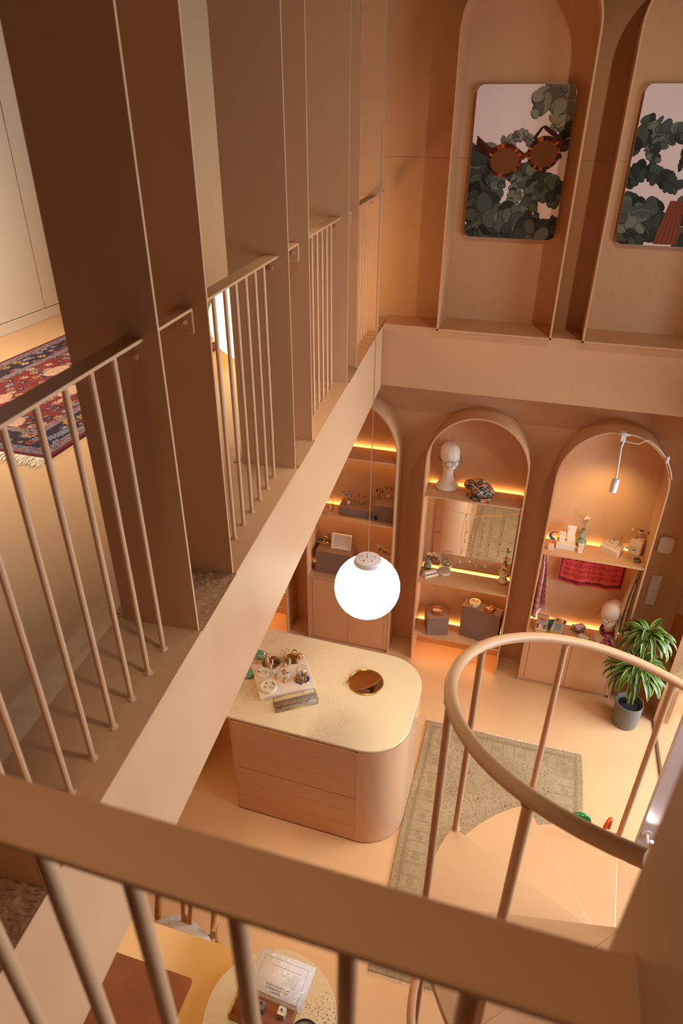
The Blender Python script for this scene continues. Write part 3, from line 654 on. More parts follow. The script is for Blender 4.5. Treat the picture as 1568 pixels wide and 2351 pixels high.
# ---------------------------------------------------------------- pictures in the upper arches
def picture(lb, x0, y, z0, W, H, seed, spec):
    t = thing('framed_print', lb, 'picture', (x0+W/2, y+.012, z0), 0, None)
    b = B(); b.prismy([(x0+W/2+px, z0+H/2+pz) for px, pz in rrect(W, H, .045, n=8)], y, y+.018); b.build('board', M_white, t)
    b = B(); rr = random.Random(seed); lay = [0]; e = .0008
    base = rrect(W-.0005, H-.0005, .045, n=8); n = len(base)
    b.add([(x0+W/2+px, y-.0004, z0+H/2+pz) for px, pz in base], [list(range(n))], col=(240,220,216))
    def inside(u, v): return e < u < W-e and e < v < H-e and not ((min(u,W-u) < .045 and min(v,H-v) < .045) and hypot(.045-min(u,W-u), .045-min(v,H-v)) > .044)
    def pt(u, v): return (x0+u, y-.0006-lay[0]*3e-6, z0+v)
    def poly(P, col):
        lay[0] += 1
        Q = [(max(e,min(W-e,u)), max(e,min(H-e,v))) for u, v in P]
        Q2 = []
        for u, v in Q:
            mu, mv = min(u,W-u), min(v,H-v)
            if mu < .045 and mv < .045:
                d = hypot(.045-mu,.045-mv)
                if d > .044: k = .044/d; nu_, nv_ = .045-(.045-mu)*k, .045-(.045-mv)*k; u = nu_ if u < W/2 else W-nu_; v = nv_ if v < H/2 else H-nv_
            Q2.append((u, v))
        b.add([pt(*p) for p in Q2], [list(range(len(Q2)))], col=col)
    def leaf(u, v, r, ang, asp, col):
        P = []
        for k in range(14):
            a = 2*pi*k/14; x = r*cos(a); z = r*asp*sin(a)*(1-.18*cos(a)); P.append((u+x*cos(ang)-z*sin(ang), v+x*sin(ang)+z*cos(ang)))
        if not (-r < u < W+r and -r < v < H+r): return
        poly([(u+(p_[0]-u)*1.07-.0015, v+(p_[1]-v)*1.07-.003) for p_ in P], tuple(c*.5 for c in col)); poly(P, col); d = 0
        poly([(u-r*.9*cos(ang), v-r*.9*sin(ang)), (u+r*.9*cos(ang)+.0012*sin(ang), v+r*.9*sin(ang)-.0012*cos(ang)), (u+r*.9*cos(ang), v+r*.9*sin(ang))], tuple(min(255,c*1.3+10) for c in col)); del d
    def stem(P, wd=.0016, col=(120,124,84)):
        for (a, c), (d, f) in zip(P, P[1:]):
            l = hypot(d-a, f-c) or 1; nx, ny = -(f-c)/l*wd, (d-a)/l*wd
            poly([(a-nx,c-ny),(d-nx,f-ny),(d+nx,f+ny),(a+nx,c+ny)], col)
    G_ = [(74,82,72),(96,104,90),(58,66,56),(118,122,106),(84,88,76),(44,50,42)]; BL = [(126,124,112),(110,110,98),(142,138,126),(96,98,86)]; DK = [(40,48,38),(56,64,52),(28,34,26),(72,80,64)]
    pals = {'g': G_, 'b': BL, 'd': DK}
    for kind, *a in spec:
        if kind == 'c':                        # cluster: u0,u1,v0,v1,n,rmin,rmax,palette
            u0, u1, v0, v1, N, r0, r1, p = a
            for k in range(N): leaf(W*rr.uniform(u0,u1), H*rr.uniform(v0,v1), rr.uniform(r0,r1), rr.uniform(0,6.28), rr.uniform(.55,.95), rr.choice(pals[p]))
        elif kind == 's':                      # sprig along a line
            P, r0, r1, p = a; P = [(W*u, H*v) for u, v in P]; stem(P)
            for (u0, v0), (u1, v1) in zip(P, P[1:]):
                m = max(2, int(hypot(u1-u0, v1-v0)/(r0*.95))); an = atan2(v1-v0, u1-u0)
                for k in range(m):
                    f = k/m
                    for sd in (-1, 1):
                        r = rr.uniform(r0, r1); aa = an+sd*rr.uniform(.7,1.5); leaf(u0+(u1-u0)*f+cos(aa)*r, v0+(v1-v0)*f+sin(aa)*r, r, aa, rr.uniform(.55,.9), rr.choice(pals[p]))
        elif kind == 'p': poly([(W*u, H*v) for u, v in a[0]], a[1])
        elif kind == 'line': stem([(W*u, H*v) for u, v in a[0]], a[1], a[2])
        elif kind == 'rim':                    # tortoiseshell rim: centre, radii, tilt, width
            (cu, cv), (ra, rb), tl, wd, lens = a; N = 40; O, I_ = [], []
            for k in range(N):
                q = 2*pi*k/N; wk = wd*(1+.45*max(0, sin(q)))
                for L_, ex_ in ((O, wk), (I_, 0)): x, z = (ra+ex_)*cos(q), (rb+ex_)*sin(q); L_.append((W*cu+x*cos(tl)-z*sin(tl), H*cv+x*sin(tl)+z*cos(tl)))
            poly(I_, lens)
            for k in range(N):
                j = (k+1) % N; poly([O[k],O[j],I_[j],I_[k]], rr.choice([(58,20,12),(40,16,12),(96,34,14),(150,62,18),(84,24,14),(186,96,26),(48,18,12)]))
    b.build('printed_image', M_print, t); return t
SUN = [('c',.66,1.0,.86,1.0,22,.022,.05,'b'),('c',.82,1.0,.72,.9,16,.03,.06,'b'),('c',.58,.72,.82,.93,9,.025,.05,'b'),('c',.88,1.0,.55,.75,12,.02,.045,'d'),
    ('line',[(.36,.66),(.6,.70)],.0012,(126,122,104)),('s',[(.33,.64),(.52,.70),(.66,.64)],.012,.022,'b'),('line',[(.72,.9),(.8,.97)],.001,(120,116,100)),
    ('c',.0,.22,.46,.60,12,.045,.075,'g'),('c',.0,.2,.3,.48,14,.04,.07,'d'),('c',.18,.34,.40,.52,8,.04,.06,'g'),
    ('s',[(.44,.50),(.62,.44),(.8,.38),(1.0,.28)],.034,.05,'g'),('c',.6,1.0,.28,.42,12,.03,.05,'g'),
    ('s',[(.50,.45),(.53,.36),(.50,.26),(.44,.18)],.018,.028,'g'),('s',[(.72,.34),(.68,.24),(.62,.14)],.026,.036,'g'),('s',[(.3,.45),(.33,.34),(.28,.22)],.02,.03,'g'),
    ('c',0,.5,0,.12,40,.025,.05,'d'),('c',.5,1,0,.10,30,.02,.05,'d'),('c',.7,1,.06,.17,26,.012,.028,'d'),('c',0,.25,.05,.3,18,.02,.05,'d'),
    ('line',[(0,.04),(.3,.17)],.0018,(150,140,104)),('c',.16,.5,.10,.26,10,.045,.075,'g'),('c',.4,.62,.06,.2,7,.05,.085,'g'),
    ('c',.5,.85,.01,.12,10,.045,.07,'g'),
    ('p',[(.02,.60),(.045,.60),(.05,.67),(.2,.605),(.17,.55)],(58,24,18)),('p',[(.04,.685),(.06,.68),(.22,.60),(.17,.575)],(78,32,20)),
    ('p',[(.63,.68),(.65,.66),(.72,.74),(.74,.725),(.9,.655),(.96,.665),(.74,.755),(.7,.745)],(66,26,18)),
    ('p',[(.17,.605),(.34,.625),(.46,.622),(.56,.578),(.64,.615),(.76,.655),(.97,.665),(.965,.64),(.93,.615),(.62,.60),(.56,.535),(.3,.60),(.18,.56)],(88,32,16)),
    ('rim',(.36,.525),(.088,.074),.12,.018,(122,70,36)),('rim',(.76,.575),(.082,.074),.35,.018,(122,70,36)),
    ('p',[(.505,.555),(.56,.575),(.625,.585),(.61,.555),(.57,.55),(.52,.53)],(110,44,18))]
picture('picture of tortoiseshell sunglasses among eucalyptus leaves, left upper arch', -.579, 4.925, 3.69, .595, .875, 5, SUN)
TAS = [('c',.04,.2,.74,.82,8,.018,.03,'g'),('s',[(.0,.70),(.2,.715),(.42,.72),(.6,.75)],.026,.04,'g'),('s',[(.1,.69),(.17,.60),(.24,.54)],.014,.024,'g'),('s',[(.22,.70),(.26,.62)],.016,.026,'g'),('c',0,.1,.6,.72,6,.03,.05,'d'),
    ('s',[(.0,.46),(.16,.50),(.3,.46),(.5,.38)],.02,.034,'d'),('s',[(.0,.42),(.12,.46)],.025,.04,'d'),
    ('c',0,.24,.0,.32,46,.03,.06,'d'),('c',.1,.4,.06,.3,30,.025,.05,'d'),('c',.4,1,0,.2,40,.03,.06,'d'),('c',.0,.3,.1,.3,14,.03,.05,'g'),('c',.55,1,.2,.5,24,.02,.045,'g'),
    ('line',[(.05,.2),(.2,.24),(.34,.22)],.0016,(130,130,84)),('line',[(.1,.12),(.24,.14),(.32,.08)],.0016,(130,130,84)),
    ('c',.47,.56,.50,.70,40,.010,.016,'d'),
    ('p',[(.46,.30),(.60,.30),(.62,.012),(.38,.012)],(128,58,26))]+[('line',[(.47+.012*k,.3),(.39+.024*k,.014+.006*(k%3))],.0012,(92,38,18) if k % 2 else (160,82,40)) for k in range(10)]
picture('picture of a rust tassel earring and leaves, right upper arch', .395, 4.925, 3.69, .595, .875, 11, TAS)

# ---------------------------------------------------------------- right side: mirror, panel, switches, plant
t = thing('glazed_shopfront', 'tall glazed pane with thin dark bottom frame on the right wall', 'window', (1.44, 3.8, 0))
B().box(1.428, 1.449, 3.02, 4.55, 0, .012).build('threshold', M_line, t)
b = B(); b.box(1.43, 1.449, 4.54, 4.55, .012, 2.5).box(1.43, 1.449, 3.02, 3.03, .012, 2.5).box(1.43, 1.449, 3.03, 4.54, 2.49, 2.5); b.build('frame', M_case, t)
B().box(1.428, 1.434, 3.035, 4.535, .022, 2.48).build('glass_pane', M_glass, t)
t = thing('wall_panel', 'angular brown panel on the right wall above the plant', 'panel', (1.44, 4.75, .6))
P = [(4.863,.915),(4.70,1.02),(4.57,1.02),(4.57,.60),(4.84,.626)]
b = B(); b.add([(1.43,y,z) for y,z in P]+[(1.449,y,z) for y,z in P], [(0,1,2,3,4),(9,8,7,6,5)]+[(i,5+i,5+(i+1)%5,(i+1)%5) for i in range(5)]); b.build('board', M_walnut, t)
t = thing('lilac_partition', 'glossy lilac-grey partition at the right edge behind the spiral stair', 'partition', (1.18, 2.565, 0))
B().box(.925, 1.449, 2.55, 2.585, 0, 2.9).build('panel', M_lilac, t, bev=.002)
t = thing('wall_spotlight', 'small white swivel spotlight on the lilac-grey partition', 'lamp', (.955, 2.5, 1.13))
b = B(); V = [(.958+.028*cos(a), y, 1.13+.028*sin(a)) for y in (2.549, 2.543) for a in [2*pi*k/28 for k in range(28)]]
b.add(V, [tuple(range(28,56))[::1]]+[(k,(k+1)%28,28+(k+1)%28,28+k) for k in range(28)], smooth=False); b.build('rosette', M_white, t)
b = B(); b.tube([(.958,2.543,1.13),(.961,2.495,1.118)], .008, 14); b.build('arm', M_white, t)
b = B(); b.tube([(.968,2.488,1.085),(.971,2.484,1.16)], .0125, 18); b.build('head', M_white, t)
b = B(); b.tube([(.971,2.484,1.1603),(.971,2.484,1.1608)], .0105, 18); b.build('lens', mat('lit_spot_lens', (255,245,235), .4, emit=(1,.92,.86), estr=4), t)
light('wall_spot_beam', 'SPOT', (.971,2.484,1.163), 1.6, (1,.9,.85), (.99,2.54,1.9), spot=110, blend=.8, radius=.01)
t = thing('wall_dial', 'small white box with black dial below the white spotlight', 'control', (.95, 2.54, 1.0))
B().box(.932, .962, 2.525, 2.5495, .985, 1.03).build('case', M_white, t, bev=.002)
b = B(); b.tube([(.950,2.525,1.003),(.950,2.519,1.003)], .010, 14); b.build('dial', M_black, t)

t = thing('light_switch', 'tall white panel of three double rocker switches right of the niche', 'switch', (1.236, 4.96, .89))
B().box(1.196, 1.277, 4.958, 4.97, .892, 1.19).build('frame', M_white, t, bev=.003)
for k in range(3):
    for s in range(2):
        z = 1.117-k*.071; x = 1.2055+s*.0325
        B().box(x, x+.031, 4.953, 4.9585, z, z+.064).build('rocker', M_white, t, bev=.0015)
B().box(1.2055, 1.2685, 4.954, 4.9585, .902, .966).build('blank_plate', M_white, t, bev=.0015)
t = thing('wall_sensor', 'rounded white plastic unit on the wall above the switches', 'control', (1.23, 4.96, 1.41))
b = B(); b.prismy([(1.229+x, 1.488+z) for x, z in rrect(.112, .148, .028)], 4.948, 4.97); b.build('cover', M_white, t, bev=.006, seg=3)

PCX, PCY = 1.195, 4.475
t = thing('potted_dracaena', 'green striped dracaena in a grey pot beside the right niche', 'plant', (PCX, PCY, 0))
pot = B(); pot.lathe([(.0,0),(.098,0),(.104,.006),(.110,.225),(.110,.232),(.104,.232),(.101,.20)], (PCX,PCY,.001), 40); pot.build('pot', M_pot, t)
B().lathe([(.0,.205),(.06,.203),(.102,.198)], (PCX,PCY,.001), 30).build('soil', M_soil, t)
b = B(); b.tube([(PCX-.01,PCY+.01,.2),(PCX-.03,PCY+.02,.45),(PCX-.02,PCY,.60)], [.013,.012,.010], 8); b.tube([(PCX+.02,PCY+.01,.2),(PCX+.0,PCY+.03,.6),(PCX-.02,PCY+.01,.93)], [.012,.011,.009], 8); b.build('stem', M_stem, t)
def keep(p):            # leaves bend against the wall, glass and niche instead of passing through
    if p.x > 1.405: p.x = 1.405-.15*(p.x-1.405)
    if p.y > 4.95: p.y = 4.95
    if p.x < 1.10 and p.y > 4.695: p.y = 4.695-.2*(p.y-4.695)
    return p
def crown(c, N, L, seed):
    rr = random.Random(seed); b = B()
    cols = [(150,160,58),(46,78,30),(84,104,50),(46,78,30),(150,160,58)]
    for k in range(N):
        az = k*2.39996+rr.uniform(-.2,.2); f = k/N; el = radians(78-70*f+rr.uniform(-8,8)); ln = L*rr.uniform(.8,1.1)*(.75+.3*f); wd = rr.uniform(.018,.027)
        M = 9; dr = rr.uniform(1.9,3.0); tw = rr.uniform(-.3,.3); x = z = 0; rows = []; e = el
        for i in range(M+1):
            s = i/M; wv = wd*(sin(pi*min(1,(s*.9+.08)))**.7)
            p = Vector((c[0]+cos(az)*x, c[1]+sin(az)*x, c[2]+z+.01*f)); side = Vector((-sin(az), cos(az), tw*s))
            nrm = Vector((-cos(az)*sin(e), -sin(az)*sin(e), cos(e)))
            rows.append([keep(p+side*wv*o+nrm*(abs(o)*wv*.35)) for o in (-1,-.66,-.28,.28,.66,1)])
            x += cos(e)*ln/M; z += sin(e)*ln/M; e -= dr/M*(.5+s)
        V = [p for r in rows for p in r]; F = []; Cc = []
        tone = rr.uniform(.75,1.15)
        for i in range(M):
            for o in range(5): F.append((i*6+o, i*6+o+1, i*6+o+7, i*6+o+6)); Cc.append(tuple(min(255,q*tone) for q in cols[o]))
        b.add(V, F, col=Cc, smooth=True)
    return b
crown((PCX-.02,PCY+.005,.56), 84, .33, 3).build('lower_crown', M_leaf, t)
crown((PCX-.02,PCY+.012,.91), 64, .27, 8).build('upper_crown', M_leaf, t)
def vessel(name, lb, cat, c, m, prof, n=40, group=None, part='body'):
    t = thing(name, lb, cat, c, 0, group); B().lathe(prof, c, n).build(part, m, t); return t
# glazed arch ornaments by the spiral stair
for lb, m, c, r, rz, z0 in (('shiny green arched ornament just showing behind the spiral stair treads', M_greeng, (0.615, 2.562, 1.020), .060, .25, .96), ('shiny orange arched ornament standing near the edge of a lower stair tread', M_orangeg, (0.661, 2.215, 1.502), .026, 1.0, 1.503)):
    t = thing('arch_ornament', lb, 'ornament', (c[0],c[1],z0), 0, 'glossy arched ornaments'); hh = .10 if z0 < 1.2 else .056; tr_ = .016 if z0 < 1.2 else .0085
    P = [(c[0]-r*cos(rz), c[1]-r*sin(rz), z0+.001)]+[(c[0]+r*cos(rz)*cos(a), c[1]+r*sin(rz)*cos(a), z0+hh+r*1.15*sin(a)) for a in [pi-pi*k/18 for k in range(19)]]+[(c[0]+r*cos(rz), c[1]+r*sin(rz), z0+.001)]
    b = B(); b.tube(P, tr_, 14); b.build('arch', m, t)
g_ = (0.615, 2.562, 1.020); t = thing('tall_plinth', 'painted plinth mostly hidden behind the stair treads, under the green arch', 'plinth', (g_[0],g_[1],0)); B().obox((g_[0],g_[1],.009), .17, .17, .951, .1).build('block', M_case, t, bev=.003)

# ---------------------------------------------------------------- small builders
def earring(kind, p, gem, lb, grp, s=1.0):
    t = thing('earring', lb, 'earring', p, 0, grp); b = B(); x, y, z = p; h = B()
    h.tube([(x,y,z+.001*s),(x+.003*s,y,z-.003*s),(x,y,z-.007*s)], .0006, 5); h.build('hook', M_gold, t)
    if kind == 'drop': b.lathe([(.0,-.030*s),(.006*s,-.026*s),(.0078*s,-.018*s),(.003*s,-.009*s),(.0,-.007*s)], p, 10)
    elif kind == 'hoop': b.tube([(x+.012*s*cos(a), y+.004*s*sin(a), z-.017*s+.012*s*sin(a)) for a in [2*pi*k/18 for k in range(18)]], .0026*s, 7, closed=True)
    elif kind == 'long':
        for k in range(6): b.ball((x+.002*(k%2)*s, y, z-.010*s-k*.0075*s), .0042*s, 8)
    elif kind == 'bead':
        b.ball((x,y,z-.014*s), .0068*s, 10)
    elif kind == 'cluster':
        rr = random.Random(int(abs(x)*1e4))
        for k in range(9): b.ball((x+rr.uniform(-.011,.011)*s, y+rr.uniform(-.004,.004)*s, z-.010*s-.028*s*rr.random()), .0042*s, 8)
    elif kind == 'bar': b.box(x-.002*s, x+.002*s, y-.0012*s, y+.0012*s, z-.042*s, z-.008*s)
    elif kind == 'fan': b.prismy([(x+.014*s*cos(a), z-.012*s-.014*s*sin(a)) for a in [pi*k/10 for k in range(11)]], y-.001, y+.001)
    b.build('pendant', gem, t); return t
def stand(c, bh, ph, bw, rz, kind, gem, lb, elb, egrp, br=.0135, metal=None, base=None, s=1.0):
    metal = metal or M_gold; t = thing('earring_stand', lb, 'jewellery stand', c, 0, 'T-shaped earring stands')
    B().cyl(c, br, bh, 20).build('base', base or M_wood, t, bev=.0012)
    top = (c[0], c[1], c[2]+bh+ph); dx, dy = cos(rz)*bw/2, sin(rz)*bw/2
    b = B(); b.tube([(c[0],c[1],c[2]+bh), top], .0014, 6); b.build('post', metal, t)
    b = B(); b.tube([(top[0]-dx,top[1]-dy,top[2]), (top[0]+dx,top[1]+dy,top[2])], .0014, 6); b.build('crossbar', metal, t)
    if kind:
        for sg in (-1, 1): earring(kind, (top[0]+sg*dx*.88, top[1]+sg*dy*.88, top[2]-.001), gem, elb, egrp, s)
    return t
def block(name, lb, m, poly, z0, h, cat='plinth', group=None):
    cx = sum(p[0] for p in poly)/len(poly); cy = sum(p[1] for p in poly)/len(poly)
    t = thing(name, lb, cat, (cx,cy,z0), 0, group); b = B(); b.prism(poly, z0+.0006, z0+h); b.build('block', m, t, bev=.0012); return t
def quad(a, b_, d):         # front-left, front-right, depth -> plan quad going away from the viewer
    ex_ = Vector((b_[0]-a[0], b_[1]-a[1])); n = Vector((-ex_.y, ex_.x)).normalized()*d
    return [(a[0],a[1]), (b_[0],b_[1]), (b_[0]+n.x,b_[1]+n.y), (a[0]+n.x,a[1]+n.y)]
def cloche(lb, c, r, h, base_m, base_r, base_h, top_m=None):
    t = thing('glass_cloche', lb, 'glass dome', c, 0); B().cyl(c, base_r, base_h, 36).build('base', base_m, t, bev=.0015)
    z = base_h; rh = r*.95
    prof = [(r, z), (r, h-rh)]+[(r*cos(a), h-rh+rh*sin(a)) for a in [pi/2*k/10 for k in range(1,10)]]+[(.0005, h)]
    b = B(); b.lathe(prof, c, 36); b.f = b.f[:-1]; b.c = b.c[:-1]; b.m = b.m[:-1]; b.s = b.s[:-1]
    b.f = [f for f in b.f if len(f) == 4]; k = len(b.f); b.c = b.c[:k]; b.m = b.m[:k]; b.s = b.s[:k]
    b.build('dome', M_glass, t, sol=.0012); return t
def ring_on(p, gem, lb, grp, tilt=0, r=.009, metal=None):
    t = thing('ring', lb, 'ring', p, 0, grp); b = B()
    b.tube([(p[0]+r*cos(a)*cos(tilt), p[1]+r*cos(a)*sin(tilt), p[2]+r*.6+r*.8*sin(a)) for a in [2*pi*k/16 for k in range(16)]], .0014, 6, closed=True); b.build('band', metal or M_gold, t)
    B().ball((p[0], p[1], p[2]+r*1.5), r*.55, 10, sz=.7).build('stone', gem, t)
def gourd(lb, c, m, k=1.0, group=None):
    return vessel('bud_vase', lb, 'vase', c, m, [(r*k, z*k) for r, z in ((.0,0),(.026,.001),(.036,.016),(.037,.026),(.026,.044),(.021,.050),(.028,.062),(.029,.070),(.020,.082),(.0135,.088),(.014,.112),(.0155,.117),(.011,.117),(.010,.09))], 28, group)
def flower(lb, c, h, seed, petals=True, bud=True, two=False):
    t = thing('dried_flower', lb, 'flower', c, 0); rr = random.Random(seed); s = B()
    tp = (c[0]+.012, c[1], c[2]+h); s.tube([c, (c[0]+.004,c[1],c[2]+h*.5), tp], .0014, 6)
    if bud: s.tube([(c[0]+.004,c[1],c[2]+h*.5), (c[0]+.004,c[1],c[2]+h*1.28)], .0012, 6)
    s.build('stem', M_stem, t)
    ctr = [tp]+([(c[0]-.006, c[1]-.006, c[2]+h*.38)] if two else [])
    b = B()
    for q in ctr:
        for k in range(9):
            a = k*pi/4.5+rr.uniform(-.2,.2); d = Vector((cos(a)*.9, sin(a)*.6, .35+.6*rr.random())).normalized(); n = (d.cross(Vector((0,-.7,.7)))).normalized()
            q0 = Vector(q); l = rr.uniform(.032,.046); b.add([q0, q0+d*l*.55+n*.008, q0+d*l, q0+d*l*.55-n*.008], [(0,1,2,3)])
    b.build('petals', M_petal, t)
    y = B()
    for q in ctr: y.ball((q[0],q[1],q[2]+.003), .0045, 8)
    if bud: y.ball((c[0]+.004, c[1], c[2]+h*1.28+.008), .0075, 10, sz=1.3)
    y.build('bud', M_yel, t)

# ---------------------------------------------------------------- on the counter
CT = .9575
TC = (-1.361, 3.216); TA = radians(33.7)
def T(x, y, z): return (TC[0]+cos(TA)*x-sin(TA)*y, TC[1]+sin(TA)*x+cos(TA)*y, z)
t = thing('display_tray', 'low white display block on the counter carrying the jewellery stands', 'tray', (TC[0],TC[1],CT))
b = B(); b.prism([T(x,y,0)[:2] for x, y in ((-.195,-.168),(.195,-.168),(.195,.168),(-.195,.168))], CT, .99); b.build('block', M_pw, t, bev=.002)
ZT = .9902
vessel('round_mirror', 'round mirror disc under the wood-based stands at the back left of the tray', 'mirror', (-1.489, 3.311, 0.990), M_mirror, [(0,0),(.066,0),(.067,.003),(0,.003)], 48, 'mirror discs on the display tray', 'plate')
vessel('round_mirror', 'round mirror disc under the gold hoop stands at the back right of the tray', 'mirror', (-1.351, 3.391, 0.990), M_mirror, [(0,0),(.056,0),(.057,.003),(0,.003)], 48, 'mirror discs on the display tray', 'plate')
EG = 'earrings on the counter stands'
stand((-1.579, 3.275, 0.990), .032, .055, .05, .5, 'fan', M_gem['pink'], 'leftmost wood-based stand on the tray, beside the teal bowl', 'flat pale disc earring on the leftmost stand', EG)
stand((-1.507, 3.288, 0.994), .055, .050, .06, -.35, 'drop', M_silver, 'double-height wood stand on the left mirror disc', 'clear crystal drop earring on the double-height stand', EG)
stand((-1.471, 3.258, 0.994), .034, .062, .055, -.4, 'long', M_gem['pearl'], 'wood stand in front of the double-height stand', 'long white bead earring on the stand by the left mirror disc', EG)
stand((-1.396, 3.176, 0.990), .032, .058, .05, .35, 'long', M_gem['mint'], 'wood stand with mint drops in the middle of the tray', 'long mint bead earring on the middle stand', EG)
stand((-1.324, 3.158, 0.990), .034, .060, .062, .1, 'cluster', M_gem['pearl'], 'wood stand with white clusters at the middle front of the tray', 'white cluster earring on the front stand', EG)
stand((-1.358, 3.232, 0.990), .034, .03, .05, .2, 'cluster', M_silver, 'short wood stand behind the white cluster stand', 'small silver cluster earring on the short stand', EG)
stand((-1.380, 3.307, 0.990), .030, .045, .06, .1, 'long', M_gem['green'], 'silver-barred wood stand hung with green beads', 'long green bead earring on the silver-barred stand', EG, metal=M_silver)
stand((-1.358, 3.338, 0.993), .045, .085, .062, -.45, 'bar', M_gold, 'tallest gold stand at the back of the tray', 'slim gold bar earring on the tallest stand', EG)
stand((-1.402, 3.348, 0.994), .03, .066, .06, -.4, 'long', M_gold, 'gold stand with curled drops left of the tallest stand', 'curled gold earring beside the tallest stand', EG)
stand((-1.301, 3.364, 0.990), .034, .075, .066, -.45, 'hoop', M_gold, 'gold hoop stand behind the glass dome', 'chunky gold hoop earring behind the glass dome', EG, s=1.5)
def ring_dish(lb, c, r, h):
    t = thing('ring_dish', lb, 'dish', c, 0, 'cream ring dishes on the tray')
    B().lathe([(0,0),(r-.003,0),(r,.003),(r,h),(r-.012,h),(r-.014,h-.007),(0,h-.007)], c, 40).build('dish', M_cream, t)
d1 = (-1.498, 3.185, 0.990); ring_dish('cream dish with a raised crescent, back left on the tray', d1, .046, .022)
d2 = (-1.410, 3.072, 0.990); ring_dish('larger cream dish holding five rings, front left on the tray', d2, .058, .026)
t = thing('crescent_holder', 'cream crescent standing in the back left ring dish', 'ring holder', (d1[0],d1[1],d1[2]+.015))
b = B(); b.tube([(d1[0]+.026*cos(a), d1[1]+.004+.022*sin(a), d1[2]+.021) for a in [radians(-10+200*k/16) for k in range(17)]], .0055, 10); b.build('crescent', M_cream, t)
ring_on((d1[0]-.028,d1[1]-.012,d1[2]+.0155), M_gem['black'], 'gold ring with dark stone at the left end of the crescent', None, .3)
ring_on((d1[0]+.022,d1[1]+.006,d1[2]+.0155), M_gold, 'plain gold ring at the right end of the crescent', None, .3)
for (dx, dy), g, nm in (((-.022,.012),'black','dark brown'),((.026,.022),'green','green'),((-.016,-.024),'blue','dark blue'),((.018,-.012),'orange','amber'),((.004,.036),'pearl','pearl')):
    ring_on((d2[0]+dx,d2[1]+dy,d2[2]+.0195), M_gem[g], 'gold ring with %s stone in the larger cream dish' % nm, 'rings in the larger cream dish', .4)
dc = (-1.219, 3.216, 0.990)
cloche('clear glass dome over a small earring stand on the counter tray', dc, .042, .125, M_mirror, .055, .006)
stand((dc[0]+.004,dc[1]-.006,dc[2]+.0062), .026, .05, .045, -1.0, 'bar', M_gem['blue'], 'small wood stand under the glass dome', 'blue bar earring under the glass dome', EG)
t = thing('bead_bracelet', 'blue and gold bead bracelet lying around the base of the glass dome', 'bracelet', dc)
b1, b2 = B(), B()
for k in range(22):
    a = 2*pi*k/22; (b1 if k % 7 < 4 else b2).ball((dc[0]+.0485*cos(a), dc[1]+.0485*sin(a), dc[2]+.0105), .0042, 8)
b1.build('blue_beads', M_gem['blue'], t); b2.build('gold_beads', M_gold, t)
gc = (-1.196, 3.024, CT)
glass_case('long glass jewellery box with gold edges, leaning against the front of the tray', 'jewellery_box', gc, .292, .092, .05, radians(33.5), mat('smoky_panel', (158,142,126), .4), rim=.0016)
a_ = radians(33.5)
for k, (fx, g, kind) in enumerate(((-.10,'pearl','ring'),(-.05,'black','ring'),(.0,'pearl','bar'),(.04,'pearl','ring'),(.09,'pink','stud'))):
    px_, py_ = gc[0]+cos(a_)*fx, gc[1]+sin(a_)*fx
    tt = thing('pendant_necklace', ('gold hoop pendant at the left end of the long glass box','small gold ring pendant second from left in the long glass box','slim gold chain in the middle of the long glass box','pearl pendant right of the middle in the long glass box','pink stud piece at the right end of the long glass box')[k], 'necklace', (px_,py_,CT+.006), 0, 'pieces in the long glass box')
    b = B(); r_ = (.017,.009,.004,.010,.009)[k]
    b.tube([(px_+r_*cos(q_), py_-.012+r_*sin(q_), CT+.009) for q_ in [2*pi*i/20 for i in range(20)]], .0012, 6, closed=True); b.build('pendant', M_gold, tt)
    b = B(); b.tube([(px_-.006,py_+.03,CT+.009),(px_-.003,py_+.01,CT+.009),(px_,py_-.012+r_,CT+.009)], .0008, 5); b.tube([(px_+.006,py_+.03,CT+.009),(px_+.003,py_+.01,CT+.009),(px_,py_-.012+r_,CT+.009)], .0008, 5); b.build('chain', M_gold, tt)
vessel('teal_bowl', 'small teal glazed bowl on the counter beside the tray, half hidden by the beam', 'bowl', (-1.616, 3.167, 0.958), M_teal, [(0,0),(.022,0),(.040,.012),(.047,.028),(.044,.028),(.036,.014),(0,.006)], 36)
vessel('teal_bowl', 'second teal bowl behind the tray near the beam', 'bowl', (-1.613, 3.367, 0.957), M_teal, [(0,0),(.02,0),(.038,.014),(.044,.036),(.041,.036),(.034,.016),(0,.006)], 36)
mc = (-0.789, 3.350, 0.958)
t = thing('hand_mirror', 'round brass-rimmed mirror lying on the counter top', 'mirror', mc)
B().cyl(mc, .119, .004, 64).build('mirror_plate', M_mirror, t)
b = B(); b.tube([(mc[0]+.121*cos(a), mc[1]+.121*sin(a), mc[2]+.005) for a in [2*pi*k/64 for k in range(64)]], .0045, 8, closed=True); b.build('brass_rim', M_gold, t)
b = B(); b.tube([(mc[0]-.125-.004*k, mc[1]-.02-.014*k+.004*(k%2), mc[2]+.004) for k in range(4)], .0022, 6); b.ball((mc[0]-.138,mc[1]-.062,mc[2]+.004), .006, 8); b.build('hanging_ring', M_silver, t)

